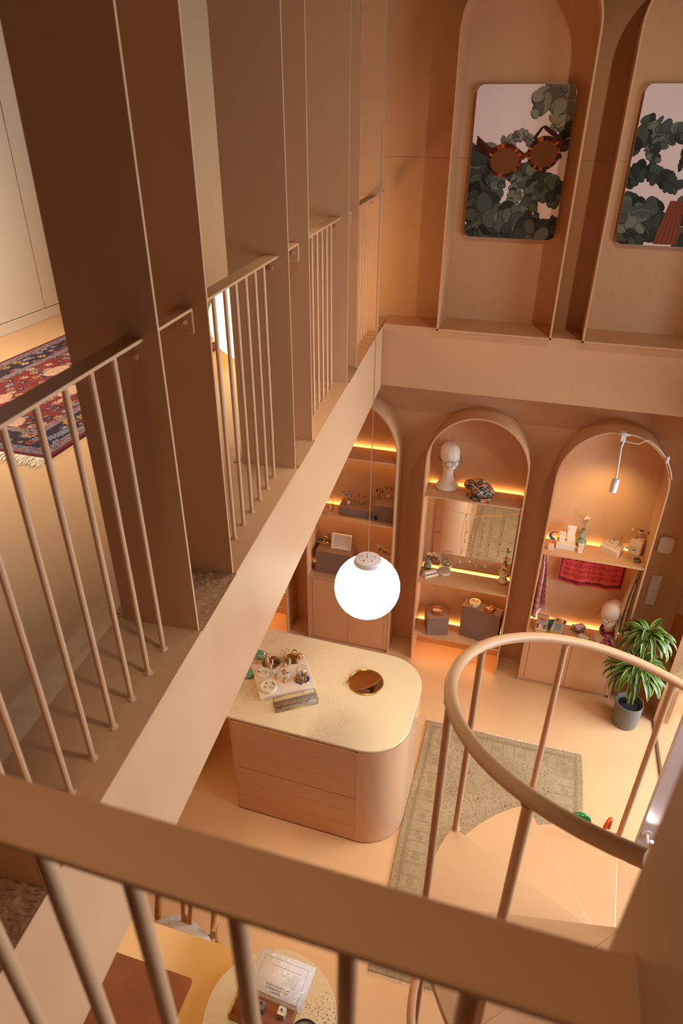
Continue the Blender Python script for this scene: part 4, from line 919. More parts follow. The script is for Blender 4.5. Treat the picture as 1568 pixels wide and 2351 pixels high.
# ---------------------------------------------------------------- niche behind the globe: jewellery on the upper shelf, boxes on the cabinet
z1 = 1.4065
lo = quad((-1.424, 4.783, 1.407), (-1.129, 4.786, 1.407), .17); block('display_plinth', 'low wide brown block on the upper shelf behind the lamp cord', M_taupe, lo, z1, .075)
hi = quad((-1.121, 4.769, 1.407), (-0.934, 4.771, 1.407), .20); block('display_plinth', 'tall brown block at the right end of the upper shelf behind the lamp cord', M_taupe, hi, z1, .155)
zl, zh = z1+.0752, z1+.1552
NG = 'earrings on the shelf behind the globe lamp'
stand((-1.391, 4.919, 1.482), .028, .075, .055, -.1, 'cluster', M_gem['violet'], 'back left stand with violet clusters on the low brown block', 'violet cluster earring on the back left stand', NG)
stand((-1.353, 4.859, 1.482), .026, .085, .055, -.1, 'cluster', M_gem['violet'], 'front left stand with violet clusters on the low brown block', 'violet cluster earring on the front left stand', NG, base=M_cream, metal=M_silver)
stand((-1.246, 4.900, 1.482), .026, .068, .055, -.1, 'cluster', M_gem['red'], 'gold stand with red stones on the low brown block', 'red stone earring on the low brown block', NG)
stand((-1.088, 4.897, 1.562), .020, .072, .055, -.1, 'drop', M_gem['black'], 'black stand with black drops, left on the tall brown block', 'black drop earring left on the tall block', NG, base=M_gold, metal=M_black, s=1.1)
stand((-1.016, 4.935, 1.562), .018, .085, .055, -.1, 'drop', M_gem['black'], 'black stand with dark drops, right on the tall brown block', 'dark drop earring right on the tall block', NG, base=M_cream, metal=M_black, s=.9)
pc = (-1.081, 4.774, 1.450); fy = min(p[1] for p in hi)-.008
t = thing('pendant_necklace', 'gold chain with a black oval stone hanging down the tall brown block', 'necklace', (pc[0],fy,1.43))
b = B()
for s in (-1, 1): b.tube([(pc[0]+.012*s,fy+.03,zh+.003),(pc[0]+.011*s,fy+.002,zh-.004),(pc[0]+.004*s,fy,1.47)], .0012, 6)
b.build('chain', M_gold, t)
B().ball((pc[0],fy-.004,1.445), .017, 16, sy=.45, sz=1.35).build('stone', M_gem['black'], t)
cloche('empty glass dome at the left of the shelf behind the lamp cord', (-1.533, 4.820, 1.407), .055, .15, M_case, .06, .008)
zc = .7405
tb = quad((-1.643, 4.797, 0.741), (-1.303, 4.800, 0.740), .19); block('display_plinth', 'tall dark brown block on the cabinet, carrying a white frame and glass box', M_taupe, tb, zc, .235)
zt = zc+.2352
gl = (-1.626, 4.960, 0.976)
glass_case('open brass-edged glass box of gold jewellery on the tall dark block', 'jewellery_box', (gl[0],gl[1]+.03,zt), .125, .125, .085, -.05, M_mirror)
t = thing('gold_jewellery_heap', 'gold chains heaped in the open glass box', 'jewellery', (gl[0],gl[1]+.03,zt)); rr = random.Random(4); b = B(); b2 = B()
for k in range(16):
    q_ = (gl[0]+rr.uniform(-.04,.045), gl[1]+.03+rr.uniform(-.04,.04), zt+.008+.012*rr.random()); b.tube([(q_[0]+.014*cos(a), q_[1]+.014*sin(a), q_[2]+.006*sin(a*2+k)) for a in [2*pi*i/14 for i in range(14)]], .0022, 5, closed=True)
for k in range(5): b2.ball((gl[0]-.035+.016*k, gl[1]-.005+.01*(k%2), zt+.016), .009, 10)
tag(b.build('chains', M_gold, t), kind='stuff'); b2.build('beads', M_gem['black'], t)
fc = (-1.425, 5.115, 1.020); fx0, fz0 = fc[0], zt
t = thing('framed_notice', 'white framed notice of printed text leaning on the tall dark block', 'sign', (fc[0], 4.90, zt))
def fp(u, v, o=0): return (fc[0]-.095+.19*u, 4.885+.035*v-o, zt+.001+.145*v)
for nm, (u0,u1,v0,v1) in (('frame_rail',(0,1,0,.12)),('frame_rail',(0,1,.88,1)),('frame_stile',(0,.09,.12,.88)),('frame_stile',(.91,1,.12,.88))):
    b = B(); V = [fp(u,v,o) for o in (0,.014) for u,v in ((u0,v0),(u1,v0),(u1,v1),(u0,v1))]; b.add(V, [(0,1,2,3)[::-1],(4,5,6,7),(0,1,5,4),(1,2,6,5),(2,3,7,6),(3,0,4,7)]); b.build(nm, M_white, t, bev=.002)
b = B(); b.add([fp(.05,.08,.003),fp(.95,.08,.003),fp(.95,.92,.003),fp(.05,.92,.003)], [(0,1,2,3)]); b.build('sheet', M_paper, t)
b = B(); rr = random.Random(9)
for k in range(5):
    v = .80-.155*k
    b.add([fp(.155,v-.012,.0036),fp(.175,v-.012,.0036),fp(.175,v+.03,.0036),fp(.155,v+.03,.0036)], [(0,1,2,3)])
    for v_, u1 in ((v, rr.uniform(.68,.8)), (v-.045, rr.uniform(.3,.62))):
        u = .20 if v_ == v else .16
        while u < u1:
            l = rr.uniform(.015,.05); b.add([fp(u,v_,.0036),fp(min(u+l,u1),v_,.0036),fp(min(u+l,u1),v_+.016,.0036),fp(u,v_+.016,.0036)], [(0,1,2,3)]); u += l+.012
b.build('small_print', M_ink2, t)
mb = (-1.453, 5.005, 0.976)
vessel('small_bowl', 'tiny white bowl with dark filling in front of the framed notice', 'bowl', (mb[0],mb[1],zt+.0002), M_cream, [(0,0),(.012,0),(.022,.012),(.025,.026),(.022,.026),(.018,.014),(0,.012)], 28)
t = thing('earring_bar', 'slim bar hung with red and green earrings beside the globe lamp', 'jewellery stand', (-1.0,4.85,.75))
p0, p1 = Vector((-1.091, 4.860, 1.108)), Vector((-0.917, 4.780, 1.083))
b = B(); b.tube([p0, p1], .0025, 8); b.build('crossbar', M_chrome, t)
b = B(); mm = (p0+p1)/2; b.tube([(mm.x,mm.y,.7415),mm], .0022, 8); b.tube([(p1.x-.03,p1.y+.02,.7415),p1], .0022, 8); b.cyl((mm.x,mm.y,.7408), .03, .006, 20); b.build('post', M_chrome, t)
for k, g in enumerate(('pink','green','gold','violet','red','orange','darkred','pink')):
    q_ = p0.lerp(p1, .12+.11*k); earring('cluster' if k % 2 else 'drop', (q_.x,q_.y,q_.z-.001), M_gold if g == 'gold' else M_gem[g], ('pale pink','green','gold','violet','red','orange','dark red','pink')[k]+' drop earring on the slim bar by the globe lamp', 'earrings on the slim bar', 1.25)

# ---------------------------------------------------------------- mannequin heads, glasses, cap
def mannequin(lb, c, f, k=1.0, face=False):
    t = thing('mannequin_head', lb, 'mannequin head', c, 0); F = Vector((f[0], f[1], 0)).normalized(); S = Vector((-F.y, F.x, 0)); n = 32
    rings = [(0,0,.098,.098),(.008,0,.098,.098),(.02,0,.090,.090),(.045,0,.070,.068),(.08,-.002,.052,.049),(.115,-.004,.045,.042),(.15,-.004,.043,.041),(.172,.000,.046,.042),(.183,.014,.056,.044),(.195,.022,.066,.049),(.215,.022,.078,.058),(.24,.016,.089,.066),(.27,.008,.098,.073),(.30,.003,.103,.077),(.33,0,.101,.076),(.355,-.002,.091,.069),(.375,-.003,.073,.056),(.388,-.004,.048,.037),(.394,-.004,.02,.016)]
    V, Fc = [], []
    for z, o, ra, rb in rings:
        for j in range(n):
            a = 2*pi*j/n; ca, sa = cos(a), sin(a); x = o+ra*ca; y = rb*sa
            if z > .18 and ca > .2: x = o+ra*(ca*.90 if not face else ca*.93); y = rb*sa*1.03
            if face and z > .17:
                fr = max(0, ca)**14
                x += .016*fr*math.exp(-((z-.235)/.022)**2)-.010*math.exp(-((z-.268)/.014)**2)*max(0,ca)**4*min(1,abs(sa)*5)+.006*max(0,ca)**3*math.exp(-((z-.30)/.016)**2)
            p = Vector(c)+F*x*k+S*y*k+Vector((0,0,z*k)); V.append(p)
    for i in range(len(rings)-1):
        for j in range(n): Fc.append((i*n+j, i*n+(j+1)%n, (i+1)*n+(j+1)%n, (i+1)*n+j))
    Fc.append(list(range(n))[::-1]); Fc.append([(len(rings)-1)*n+j for j in range(n)])
    B().add(V, Fc, smooth=True).build('head', M_manq, t, sub=1)
    b = B(); pts = []
    for z, o, ra, rb in rings[9:]: pts.append(Vector(c)+F*(o+ra*(.905 if not face else .935))*k+Vector((0,0,z*k+.0005)))
    if not face: b.tube(pts, .0006, 4); b.build('seam', M_taupe, t)
    return F, S
def glasses(lb, c, F, S, m, k=1.0, tiltz=0.0, aviator=False, w_=.034):
    t = thing('eyeglasses', lb, 'glasses', c, 0); C0 = Vector(c); Z = Vector((0,0,1)); fr, ln = B(), B()
    for sg in (-1, 1):
        pts = []
        for q in range(26):
            a = 2*pi*q/26; x = .027*cos(a)*abs(cos(a))**(-.12 if abs(cos(a)) > .05 else 0); z = (.0225+(.002 if sin(a) < 0 else 0))*sin(a)
            pts.append(C0+S*(sg*w_*k+x*k)+Z*(z*k)-F*(abs(sg*w_+x)*.14*k))
        fr.tube(pts, .0021, 7, closed=True); ln.add(pts, [list(range(26))])
    fr.build('rims', m, t); ln.build('lenses', M_glass2, t)
    b = B(); b.tube([C0-S*.009*k+Z*.004-F*.001, C0+Z*.008+F*.002, C0+S*.009*k+Z*.004-F*.001], .0021, 7)
    if aviator: b.tube([C0-S*.016*k+Z*.019*k, C0+Z*.020*k+F*.001, C0+S*.016*k+Z*.019*k], .0018, 7)
    b.build('bridge', m, t)
    for sg in (-1, 1):
        b = B(); e = C0+S*(sg*(w_+.027)*k)+Z*.008-F*.008; b.tube([e, e+S*sg*.009-F*.006, e+S*sg*.018-F*.07*k+Z*tiltz*.5, e+S*sg*.016-F*.115*k+Z*tiltz, e+S*sg*.013-F*.140*k-Z*(.018-tiltz)], [.002,.0024,.002,.002,.0024], 7); b.build('temple', m, t)
h1 = Vector((-0.525, 4.910, 1.760))
F1, S1 = mannequin('cream mannequin head in black glasses on the top shelf of the middle niche', h1, (.42, -.9), 1.0)
glasses('black aviator-shaped glasses on the mannequin head of the middle niche', h1+F1*.118+Vector((0,0,.262)), F1, S1, M_black, 1.12, aviator=True)
h2 = Vector((0.956, 4.823, 0.545))
F2, S2 = mannequin('cream mannequin head with a pink neck scarf at the right end of the lower shelf', h2, (-.72, -.69), 1.05, True)
glasses('thin brown glasses on the mannequin head with the pink scarf', h2+F2*.13+Vector((0,0,.288)), F2, S2, M_brownac, 1.08)
def floral(p):
    x, y, z = p; best = None
    for i in range(-1, 2):
        for j in range(-1, 2):
            for l in range(-1, 2):
                cx, cy, cz = math.floor(x/.05)+i, math.floor(y/.05)+j, math.floor(z/.05)+l
                q = ((cx+jn(cx,cy,cz))*.05, (cy+jn(cx,cy,cz+3))*.05, (cz+jn(cx,cy,cz+7))*.05)
                d = sqrt((x-q[0])**2+(y-q[1])**2+(z-q[2])**2); h = jn(cx,cy,cz+11)
                if best is None or d < best[0]: best = (d, h)
    d, h = best
    if d < .006: return (230,200,150)
    if d < .021: return ((168,60,44) if h < .45 else (206,140,60) if h < .62 else (220,140,120) if h < .75 else (58,80,82))
    if d < .0245: return (226,200,160)
    return (46,62,66) if jn(math.floor(x*160),math.floor(y*160),math.floor(z*160)) > .25 else (206,170,120)
cc = Vector((-0.260, 4.844, 1.760)); t = thing('floral_cap', 'baker boy cap in red and navy floral cloth beside the mannequin head', 'cap', cc)
b = B(); V, Fc, Cc = [], [], []; nu, nv = 150, 64
for j in range(nv+1):
    for i in range(nu):
        a = 2*pi*i/nu; ph = pi*j/nv; r = 1+.05*sin(a*4+1)*sin(ph)+.03*sin(a*9)*sin(ph)
        lx, ly, lz = .125*cos(a)*sin(ph)*r, .088*sin(a)*sin(ph)*r, -.066*cos(ph)*(1-.25*max(0,cos(a+2.7)))
        lz = max(lz, -.055); q_ = radians(-22); V.append((cc.x+lx*cos(q_)-ly*sin(q_), cc.y+.0+lx*sin(q_)+ly*cos(q_), cc.z+.056+lz+.018*(lx/-.125 > .0)*sin(ph)))
for j in range(nv):
    for i in range(nu):
        f = (j*nu+i, j*nu+(i+1)%nu, (j+1)*nu+(i+1)%nu, (j+1)*nu+i); Fc.append(f); Cc.append(floral(V[f[0]]))
b.add(V, Fc, col=Cc, smooth=True); b.build('crown', M_col, t)
b = B(); V, Fc, Cc = [], [], []
for j in range(9):
    for i in range(25):
        a = radians(-125)+radians(130)*i/24; rr_ = .115+.038*j/8*sin(pi*i/24); q_ = radians(-22); lx, ly = rr_*cos(a), .76*rr_*sin(a)
        V.append((cc.x+lx*cos(q_)-ly*sin(q_), cc.y+lx*sin(q_)+ly*cos(q_), cc.z+.018-.012*j/8))
for j in range(8):
    for i in range(24): f = (j*25+i, j*25+i+1, (j+1)*25+i+1, (j+1)*25+i); Fc.append(f); Cc.append(floral(V[f[0]]))
b.add(V, Fc, col=Cc, smooth=True); b.build('peak', M_col, t, sol=.004)
tb_ = B(); tb_.box(cc.x+.02, cc.x+.05, cc.y-.004, cc.y+.012, cc.z+.122, cc.z+.128); tb_.build('label_tag', M_paper, t)

# ---------------------------------------------------------------- necklaces on a cord, middle niche
ya = 4.80
ra, rm, rb = Vector((-0.609, 4.800, 1.682)), Vector((-0.160, 4.800, 1.598)), Vector((0.072, 4.800, 1.671)); ra.x = -.672; rb.x = .09
def rope(u):
    x = ra.x+(rb.x-ra.x)*u; L = [(ra.x,ra.z),(rm.x,rm.z),(rb.x,rb.z)]; z = 0
    for i in range(3):
        w_ = 1
        for j in range(3):
            if i != j: w_ *= (x-L[j][0])/(L[i][0]-L[j][0])
        z += L[i][1]*w_
    return Vector((x, ya, z))
t = thing('necklace_line', 'thin gold cord slung across the middle niche with necklaces on it', 'cord', ra)
B().tube([rope(k/30) for k in range(31)], .0022, 7).build('cord', M_gold, t)
for nm, x, z, gem, lb in (('n', (-0.336, 4.800, 1.592)[0], (-0.340, 4.800, 1.122)[2], 'pearl', 'leftmost necklace on the cord, two strands with a clear crystal'), ('n', (-0.259, 4.800, 1.605)[0], (-0.242, 4.800, 1.142)[2], 'pearl', 'second necklace from the left on the cord, doubled gold chain'),
        ('n', (-0.199, 4.800, 1.599)[0], (-0.191, 4.800, 1.107)[2], 'pink', 'middle necklace on the cord, long plain chain with crystal drop'), ('n', (-0.125, 4.800, 1.600)[0], (-0.129, 4.800, 1.115)[2], 'pearl', 'fourth necklace from the left on the cord, fringed crystals'), ('n', (-0.035, 4.800, 1.628)[0], (-0.036, 4.800, 1.157)[2], 'orange', 'rightmost necklace on the cord, strung with gold coins and beads')):
    zt_ = min((rope(k/60) for k in range(61)), key=lambda p: abs(p.x-x)).z
    t = thing('necklace', lb, 'necklace', (x, ya, z), 0, 'necklaces on the gold cord')
    for s in (-1, 1):
        l = zt_-z-(0 if s < 0 else .10); b = B(); b.tube([(x, ya, zt_+.003), (x+s*.006, ya-.004, zt_-.03), (x+s*.012, ya-.004, zt_-l*.5), (x+s*.007, ya-.004, zt_-l*.85), (x+s*.002, ya-.004, zt_-l)], .0013, 6)
        for k in range(14):
            f = .1+.8*k/14; b.ball((x+s*.011*sin(pi*min(1,f+.1)), ya-.005, zt_-l*f), .0026 if 'coins' in lb else .0018, 6)
        b.build('chain', M_gold, t)
        g = B(); g.ball((x+s*.002, ya-.004, zt_-l-.009), .0062, 10, sz=1.4)
        if 'fringed' in lb or 'two strands' in lb: g.ball((x+s*.008, ya-.004, zt_-l+.012), .0045, 8, sz=1.4)
        g.build('crystal', M_gem[gem] if s < 0 else M_gold, t)
    b = B(); b.box(x-.008, x+.008, ya+.004, ya+.005, zt_-.028, zt_-.008); b.build('price_tag', M_paper, t)
v1 = Vector((-0.630, 4.929, 0.905)); gourd('sage gourd-shaped bud vase left on the mirrored shelf', v1, M_ceram, 1.0)
flower('small pale flower in the sage bud vase on the mirrored shelf', (v1.x, v1.y, v1.z+.085), .05, 3, bud=False)
v2 = Vector((0.035, 4.893, 0.905)); gourd('white gourd-shaped bud vase right on the mirrored shelf', v2, M_cream, 1.15)
flower('tall pale flowers with a yellow bud in the white bud vase', (v2.x, v2.y, v2.z+.10), .13, 5, two=True)
tr = quad((-0.618, 4.754, 0.905), (-0.513, 4.840, 0.905), .075); tc_ = ((tr[0][0]+tr[2][0])/2, (tr[0][1]+tr[2][1])/2, .9055)
t = thing('ring_tray', 'small pinkish tray holding a row of rings on a roll', 'tray', tc_)
b = B(); b.prism(tr, .9057, .912)
for i in range(4):
    p, q_ = Vector(tr[i]), Vector(tr[(i+1)%4]); n_ = Vector((-(q_-p).y, (q_-p).x)).normalized()*.006; b.prism([p, q_, q_+n_, p+n_], .912, .928)
b.build('case', M_pw, t); d_ = (Vector(tr[1])-Vector(tr[0])).normalized(); m0 = (Vector(tr[0])+Vector(tr[3]))/2; m1 = (Vector(tr[1])+Vector(tr[2]))/2
B().tube([(m0.x+d_.x*.012, m0.y+d_.y*.012, .932),(m1.x-d_.x*.012, m1.y-d_.y*.012, .932)], .019, 16).build('ring_roll', M_pw, t)
for k in range(5):
    p = m0.lerp(m1, .18+.16*k); n_ = Vector((-d_.y, d_.x, 0)); tt = thing('ring', 'thin silver ring on the roll in the small pinkish tray', 'ring', (p.x, p.y, .932), 0, 'rings on the roll')
    B().tube([Vector((p.x,p.y,.932))+n_*.0205*cos(a)+Vector((0,0,.0205*sin(a))) for a in [2*pi*i/18 for i in range(18)]], .0014, 6, closed=True).build('band', M_silver, tt)
dm = Vector((-0.472, 4.900, 0.906)); cloche('clear dome over a round ring dish on the mirrored shelf', dm, .052, .150, M_cream, .056, .022)
for k, g in enumerate(('black','violet','red','green','blue','black','pearl')):
    a = 2*pi*k/6; rr_ = .028 if k < 6 else 0; ring_on((dm.x+rr_*cos(a), dm.y+rr_*sin(a), .9275), M_gem[g], ['black','violet','red','green','dark blue','smoky','pearl'][k]+' stone ring under the dome on the mirrored shelf', 'rings under the dome', .3, .007)
# lower shelf
q1 = quad((-0.558, 4.726, 0.300), (-0.374, 4.782, 0.300), .19); block('display_plinth', 'smaller brown cube on the lowest shelf of the middle niche', M_taupe, q1, .30, .195)
q2 = quad((-0.276, 4.818, 0.300), (0.065, 4.756, 0.300), .115); block('display_plinth', 'larger brown block on the lowest shelf of the middle niche', M_taupe, q2, .30, .34)
def trinket(lb, c, m, round_, rz, k=1.0):
    t = thing('trinket_box', lb, 'jewellery box', c, rz)
    L_ = lambda b: b
    def put(b, nm, mm, lid=False):
        V = []
        for x, y, z in b.v:
            if lid: x, y, z = x, .036*k+(y-.036*k)*cos(1.9)-(z)*sin(1.9), .030*k+(y-.036*k)*sin(1.9)+z*cos(1.9)
            V.append((c[0]+cos(rz)*x-sin(rz)*y, c[1]+sin(rz)*x+cos(rz)*y, c[2]+z))
        b.v = V; return b.build(nm, mm, t, bev=.0015)
    P = [(.038*k*cos(a), .038*k*sin(a)) for a in [2*pi*i/28 for i in range(28)]] if round_ else [(x, y) for x, y in rrect(.085*k,.075*k,.02*k)]
    I_ = [(x*.86, y*.86) for x, y in P]; n = len(P); b = B(); b.prism(P, .0005, .006)
    V = [(x,y,z) for z in (.006,.030*k) for Q in (P, I_) for x, y in Q]
    b.add(V, [f for i in range(n) for j in [(i+1)%n] for f in ((i,j,2*n+j,2*n+i),(n+j,n+i,3*n+i,3*n+j),(2*n+i,2*n+j,3*n+j,3*n+i))]); put(b, 'base', m)
    b = B(); b.prism(I_, .0062, .014*k); put(b, 'lining', M_pw)
    b = B()
    for y in (-.012, .012): b.box(-.032*k, .032*k, y*k-.0015, y*k+.0015, .012*k, .024*k)
    if round_: b.box(-.0015, .0015, -.032*k, .032*k, .012*k, .024*k)
    put(b, 'divider', M_pw)
    b = B(); b.prism(P, 0, .014*k); put(b, 'lid', m, True); b = B(); b.prism(I_, -.001, .0005); put(b, 'lid_mirror', M_mirror, True)
def mid(q_, z): return (sum(p[0] for p in q_)/4, sum(p[1] for p in q_)/4, z)
m1_ = mid(q1, .4952); trinket('open orange-brown square jewellery box on the smaller brown cube', (m1_[0], m1_[1], m1_[2]), M_walnut, False, .05, 1.15)
m2_ = mid(q2, .6402); trinket('open cream round jewellery box on the larger brown block', (m2_[0]-.075, m2_[1]+.02, m2_[2]), M_cream, True, -.1, 1.25); trinket('open orange-brown round jewellery box on the larger brown block', (m2_[0]+.055, m2_[1]-.025, m2_[2]), M_walnut, True, -.5, 1.15)

# ---------------------------------------------------------------- right niche
t = thing('clip_spotlight', 'white clip-on stem spotlight at the top of the right niche', 'lamp', (.692, 4.70, 2.47))
b = B(); b.box(.652, .736, 4.697, 4.708, 2.472, 2.486).box(.672, .712, 4.690, 4.735, 2.482, 2.494).box(.676, .708, 4.684, 4.700, 2.42, 2.482); b.build('clip', M_white, t, bev=.002)
b = B(); b.cyl((.692,4.690,2.40), .013, .03, 16); b.build('knuckle', M_chrome, t)
s0, s1 = Vector((.692,4.688,2.415)), Vector((.690,4.56,2.185)); dd = (s1-s0).normalized()
B().tube([s0, s1], .0065, 12).build('stem', M_white, t)
b = B(); e1 = s1+Vector((0,.02,-.095)); b.tube([s1+Vector((0,-.004,.012)), s1, e1], [.012,.026,.026], 24); b.build('lamp_head', M_white, t)
hd = (e1-s1).normalized(); b = B(); b.tube([e1+hd*.0005, e1+hd*.0015], .022, 24); b.build('lens', mat('lit_lens', (255,230,180), .4, emit=(1,.74,.42), estr=8), t)
b = B(); cp = [(.700,4.69,2.435),(.74,4.685,2.432),(.80,4.69,2.425)]+[((.691)+(.394+.006)*cos(a), 4.704, 2.06+(.43+.006)*sin(a)) for a in [radians(66-5*k) for k in range(11)]]
b.tube(cp, .0032, 8); b.build('cable', M_white, t)
sw = cp[9]; b = B(); b.obox((sw[0],sw[1]-.002,sw[2]-.012), .018, .016, .05, 0); b.build('inline_switch', M_white, t, bev=.003)
light('niche_spotlight', 'SPOT', tuple(e1+hd*.01), 10, (1.0,.74,.38), tuple(e1+Vector((0,.40,-.42))), spot=118, blend=.9, radius=.02)
z3 = 1.3905
def card(lb, c, w0, w1, h, lean=.3, rz=0, thick=.02, grp=None, studs=True):
    t = thing('earring_card', lb, 'jewellery stand', c, 0, grp); a, d = cos(rz), sin(rz)
    V = [(c[0]+a*x-d*y, c[1]+d*x+a*y, c[2]+z) for x, y, z in ((-w0/2,-thick,0),(w0/2,-thick,0),(w0/2,thick,0),(-w0/2,thick,0),(-w1/2,lean*h-.004,h),(w1/2,lean*h-.004,h),(w1/2,lean*h+.004,h),(-w1/2,lean*h+.004,h))]
    b = B(); b.add(V, [(3,2,1,0),(4,5,6,7),(0,1,5,4),(1,2,6,5),(2,3,7,6),(3,0,4,7)]); b.build('body', M_pw, t, bev=.002)
    if studs:
        for s in (-1, 1): tt = B(); tt.ball((c[0]+a*s*w1*.32, c[1]+d*s*w1*.32+lean*h*.8-.016, c[2]+h*.86), .0042, 8); tt.build('stud', M_gold, t)
mo = Vector((0.363, 4.779, 1.391)); cu = quad((mo.x-.02,mo.y-.012), (mo.x+.02,mo.y-.016), .04); block('small_plinth', 'tiny pale cube under the blue crescent at the left of the shelf', M_pw, cu, z3-.0005, .048)
t = thing('crescent_ornament', 'blue-grey crescent on a thin gold pin above the tiny pale cube', 'ornament', (mo.x, mo.y, z3+.048))
B().tube([(mo.x,mo.y+.005,z3+.048),(mo.x+.003,mo.y+.005,z3+.095)], .0018, 6).build('pin', M_gold, t)
P = [(.038*cos(a), .038*sin(a)) for a in [radians(60+230*k/20) for k in range(21)]]+[(.014+.030*cos(a), .008+.030*sin(a)) for a in [radians(275-200*k/16) for k in range(17)]]
B().prismy([(mo.x+.008+x, z3+.132+z) for x, z in P], mo.y+.001, mo.y+.009).build('crescent', M_blue, t)
ri = quad((0.403, 4.811, 1.391), (0.549, 4.809, 1.391), .10); block('display_plinth', 'pale riser with two earring cards on the right niche shelf', M_pw, ri, z3-.0005, .05)
rx, ry = (ri[0][0]+ri[2][0])/2, (ri[0][1]+ri[2][1])/2
card('short pale earring card, left on the pale riser', (rx-.035, ry+.0, z3+.05), .036, .050, .075); card('tall pale earring card, right on the pale riser', (rx+.03, ry+.018, z3+.05), .046, .072, .125)
card('small pale card leaning in front of the sage vase', (0.592, 4.809, 1.391), .030, .048, .07, .25, -.2)
v3 = Vector((0.597, 4.930, 1.391)); gourd('sage gourd-shaped vase holding flowers in the right niche', v3, M_ceram, 1.25)
flower('pale lily stem with a yellow bud in the sage vase of the right niche', (v3.x, v3.y, v3.z+.10), .14, 8)
bx = [(0.871, 4.792, 1.391), (0.953, 4.992, 1.391), (0.818, 5.045, 1.391), (0.740, 4.880, 1.391)]; bx = [p[:2] for p in bx]
block('display_plinth', 'low pale square block with rings on the right niche shelf', M_pw, bx, z3-.0005, .055); bc_ = mid(bx, z3+.055)
t = thing('ring_plate', 'thinner pale slab lying on the low pale square block', 'plate', bc_); sl = [(bc_[0]+(p[0]-bc_[0])*.62-.012, bc_[1]+(p[1]-bc_[1])*.62+.012) for p in bx]; B().prism(sl, z3+.0552, z3+.066).build('slab', M_pw, t, bev=.001)
for k, (dx, dy, g, nm) in enumerate(((-.035,.0,'blue','small deep blue'),(.0,.025,'blue','large triangular blue'),(-.015,-.02,'pearl','plain white'))): ring_on((bc_[0]+dx, bc_[1]+dy, z3+.0665), M_gem[g], nm+' ring on the thin pale slab', 'rings on the pale slab', .5, .009)
stand((bc_[0]+.048, bc_[1]-.012, z3+.0552), .026, .075, .05, -.4, 'drop', M_gold, 'wood stand with gold drops on the low pale square block', 'gold drop earring on the low pale block', 'earrings in the right niche')
tq = quad((0.959, 4.921, 1.391), (1.040, 4.872, 1.391), .07); block('display_plinth', 'tall pale block at the right end of the right niche shelf', M_pw, tq, z3-.0005, .125); tqm = mid(tq, z3+.1252)
ux = (Vector(tq[1])-Vector(tq[0])).normalized()
stand((tqm[0]-ux.x*.036, tqm[1]-ux.y*.036, z3+.1252), .03, .07, .06, -.4, 'cluster', M_gem['pearl'], 'wood stand with pale clusters, left on the tall pale block', 'pale cluster earring left on the tall pale block', 'earrings in the right niche')
stand((tqm[0]+ux.x*.036, tqm[1]+ux.y*.036, z3+.1252), .03, .085, .07, -.4, 'fan', M_gem['darkred'], 'wood stand with dark red half-moons, right on the tall pale block', 'dark red half-moon earring on the tall pale block', 'earrings in the right niche', s=1.2)
stand((0.960, 4.838, 1.391), .030, .075, .06, -.3, 'fan', M_gem['turquoise'], 'wood stand with turquoise drops in front of the tall pale block', 'turquoise earring in front of the tall pale block', 'earrings in the right niche')
cf = Vector((1.021, 4.794, 1.391)); t = thing('cuff_bracelet', 'dark mosaic cuff bracelet at the front right corner of the shelf', 'bracelet', cf)
b = B(); V = []; Fc = []
for i in range(25):
    a = radians(-60+300*i/24-90)
    for r_, z in ((.028,.002),(.031,.002),(.027,.026),(.024,.026)): V.append((cf.x+r_*cos(a), cf.y+.008+r_*.85*sin(a), cf.z+z))
for i in range(24):
    for j in range(4): Fc.append((i*4+j, i*4+(j+1)%4, (i+1)*4+(j+1)%4, (i+1)*4+j))
Fc += [(0,1,2,3),(99,98,97,96)]; b.add(V, Fc, smooth=False); b.build('cuff', mat('dark_mosaic', (64,66,58), .3, var=.6, vscale=260, crgb=(150,140,110)), t)

# scarves
def cloth(name, lb, fn, colfn, nu, nv, m=None):
    p = fn(.5, .0); t = thing(name, lb, 'scarf', p, 0); b = B(); b.grid(fn, nu, nv, colfn, smooth=True); b.build('cloth', m or M_col, t, sol=.0015); return t
def redcol(u, v):
    x, y = u*.62, v*.25; d = min(x, .62-x, .25-y)
    if d < .008: return (206,70,60)
    if d < .034: return (96,20,30) if hypot((x if d == .25-y else y) % .018-.009, d-.02) < .0072 else (150,40,44)
    if d < .040: return (214,84,72)
    gx, gy = x % .034, y % .034; k = int(x/.05)+int(y/.05); a_, b_ = gx-.010, gy-.017
    for cx in (.009, .025):
        r_ = hypot(gx-cx, (gy-(.014 if k % 2 else .020))*1.0)
        if .0038 < r_ < .0066 and ((gy > .014) if not k % 2 else (gy < .020)): return (92,22,30)
        if abs(abs(gx-cx)-.0052) < .0014 and ((.014 > gy > .004) if not k % 2 else (.020 < gy < .030)): return (92,22,30)
    if (k % 3 == 0) and hypot(gx-.017, gy-.017) < .008: return (226,100,84)
    return (214,66,56)
rA, rB = (0.471, 4.935, 1.007), (0.988, 4.935, 1.015)
cloth('red_scarf', 'red scarf with dark looped print hanging on the back of the right niche', lambda u, v: (rA[0]+(rB[0]-rA[0])*u, 4.920+.010*sin(u*14)*v-.006*v+.004*sin(u*31), 1.368+(min(rA[2],rB[2])+.02*(abs(u-.3))-1.368-.012*sin(pi*u))*v), redcol, 150, 62)
def pinkcol(u, v):
    x, y = u*.2, v*.55; h = jn(math.floor(x*90), math.floor(y*90), 2)
    if v > .93: return (226,200,190)
    if hypot(x % .05-.025, y % .05-.025) < .014: return (200,110,130) if h < .6 else (120,130,110)
    return (214,150,160) if h < .6 else (226,190,190)
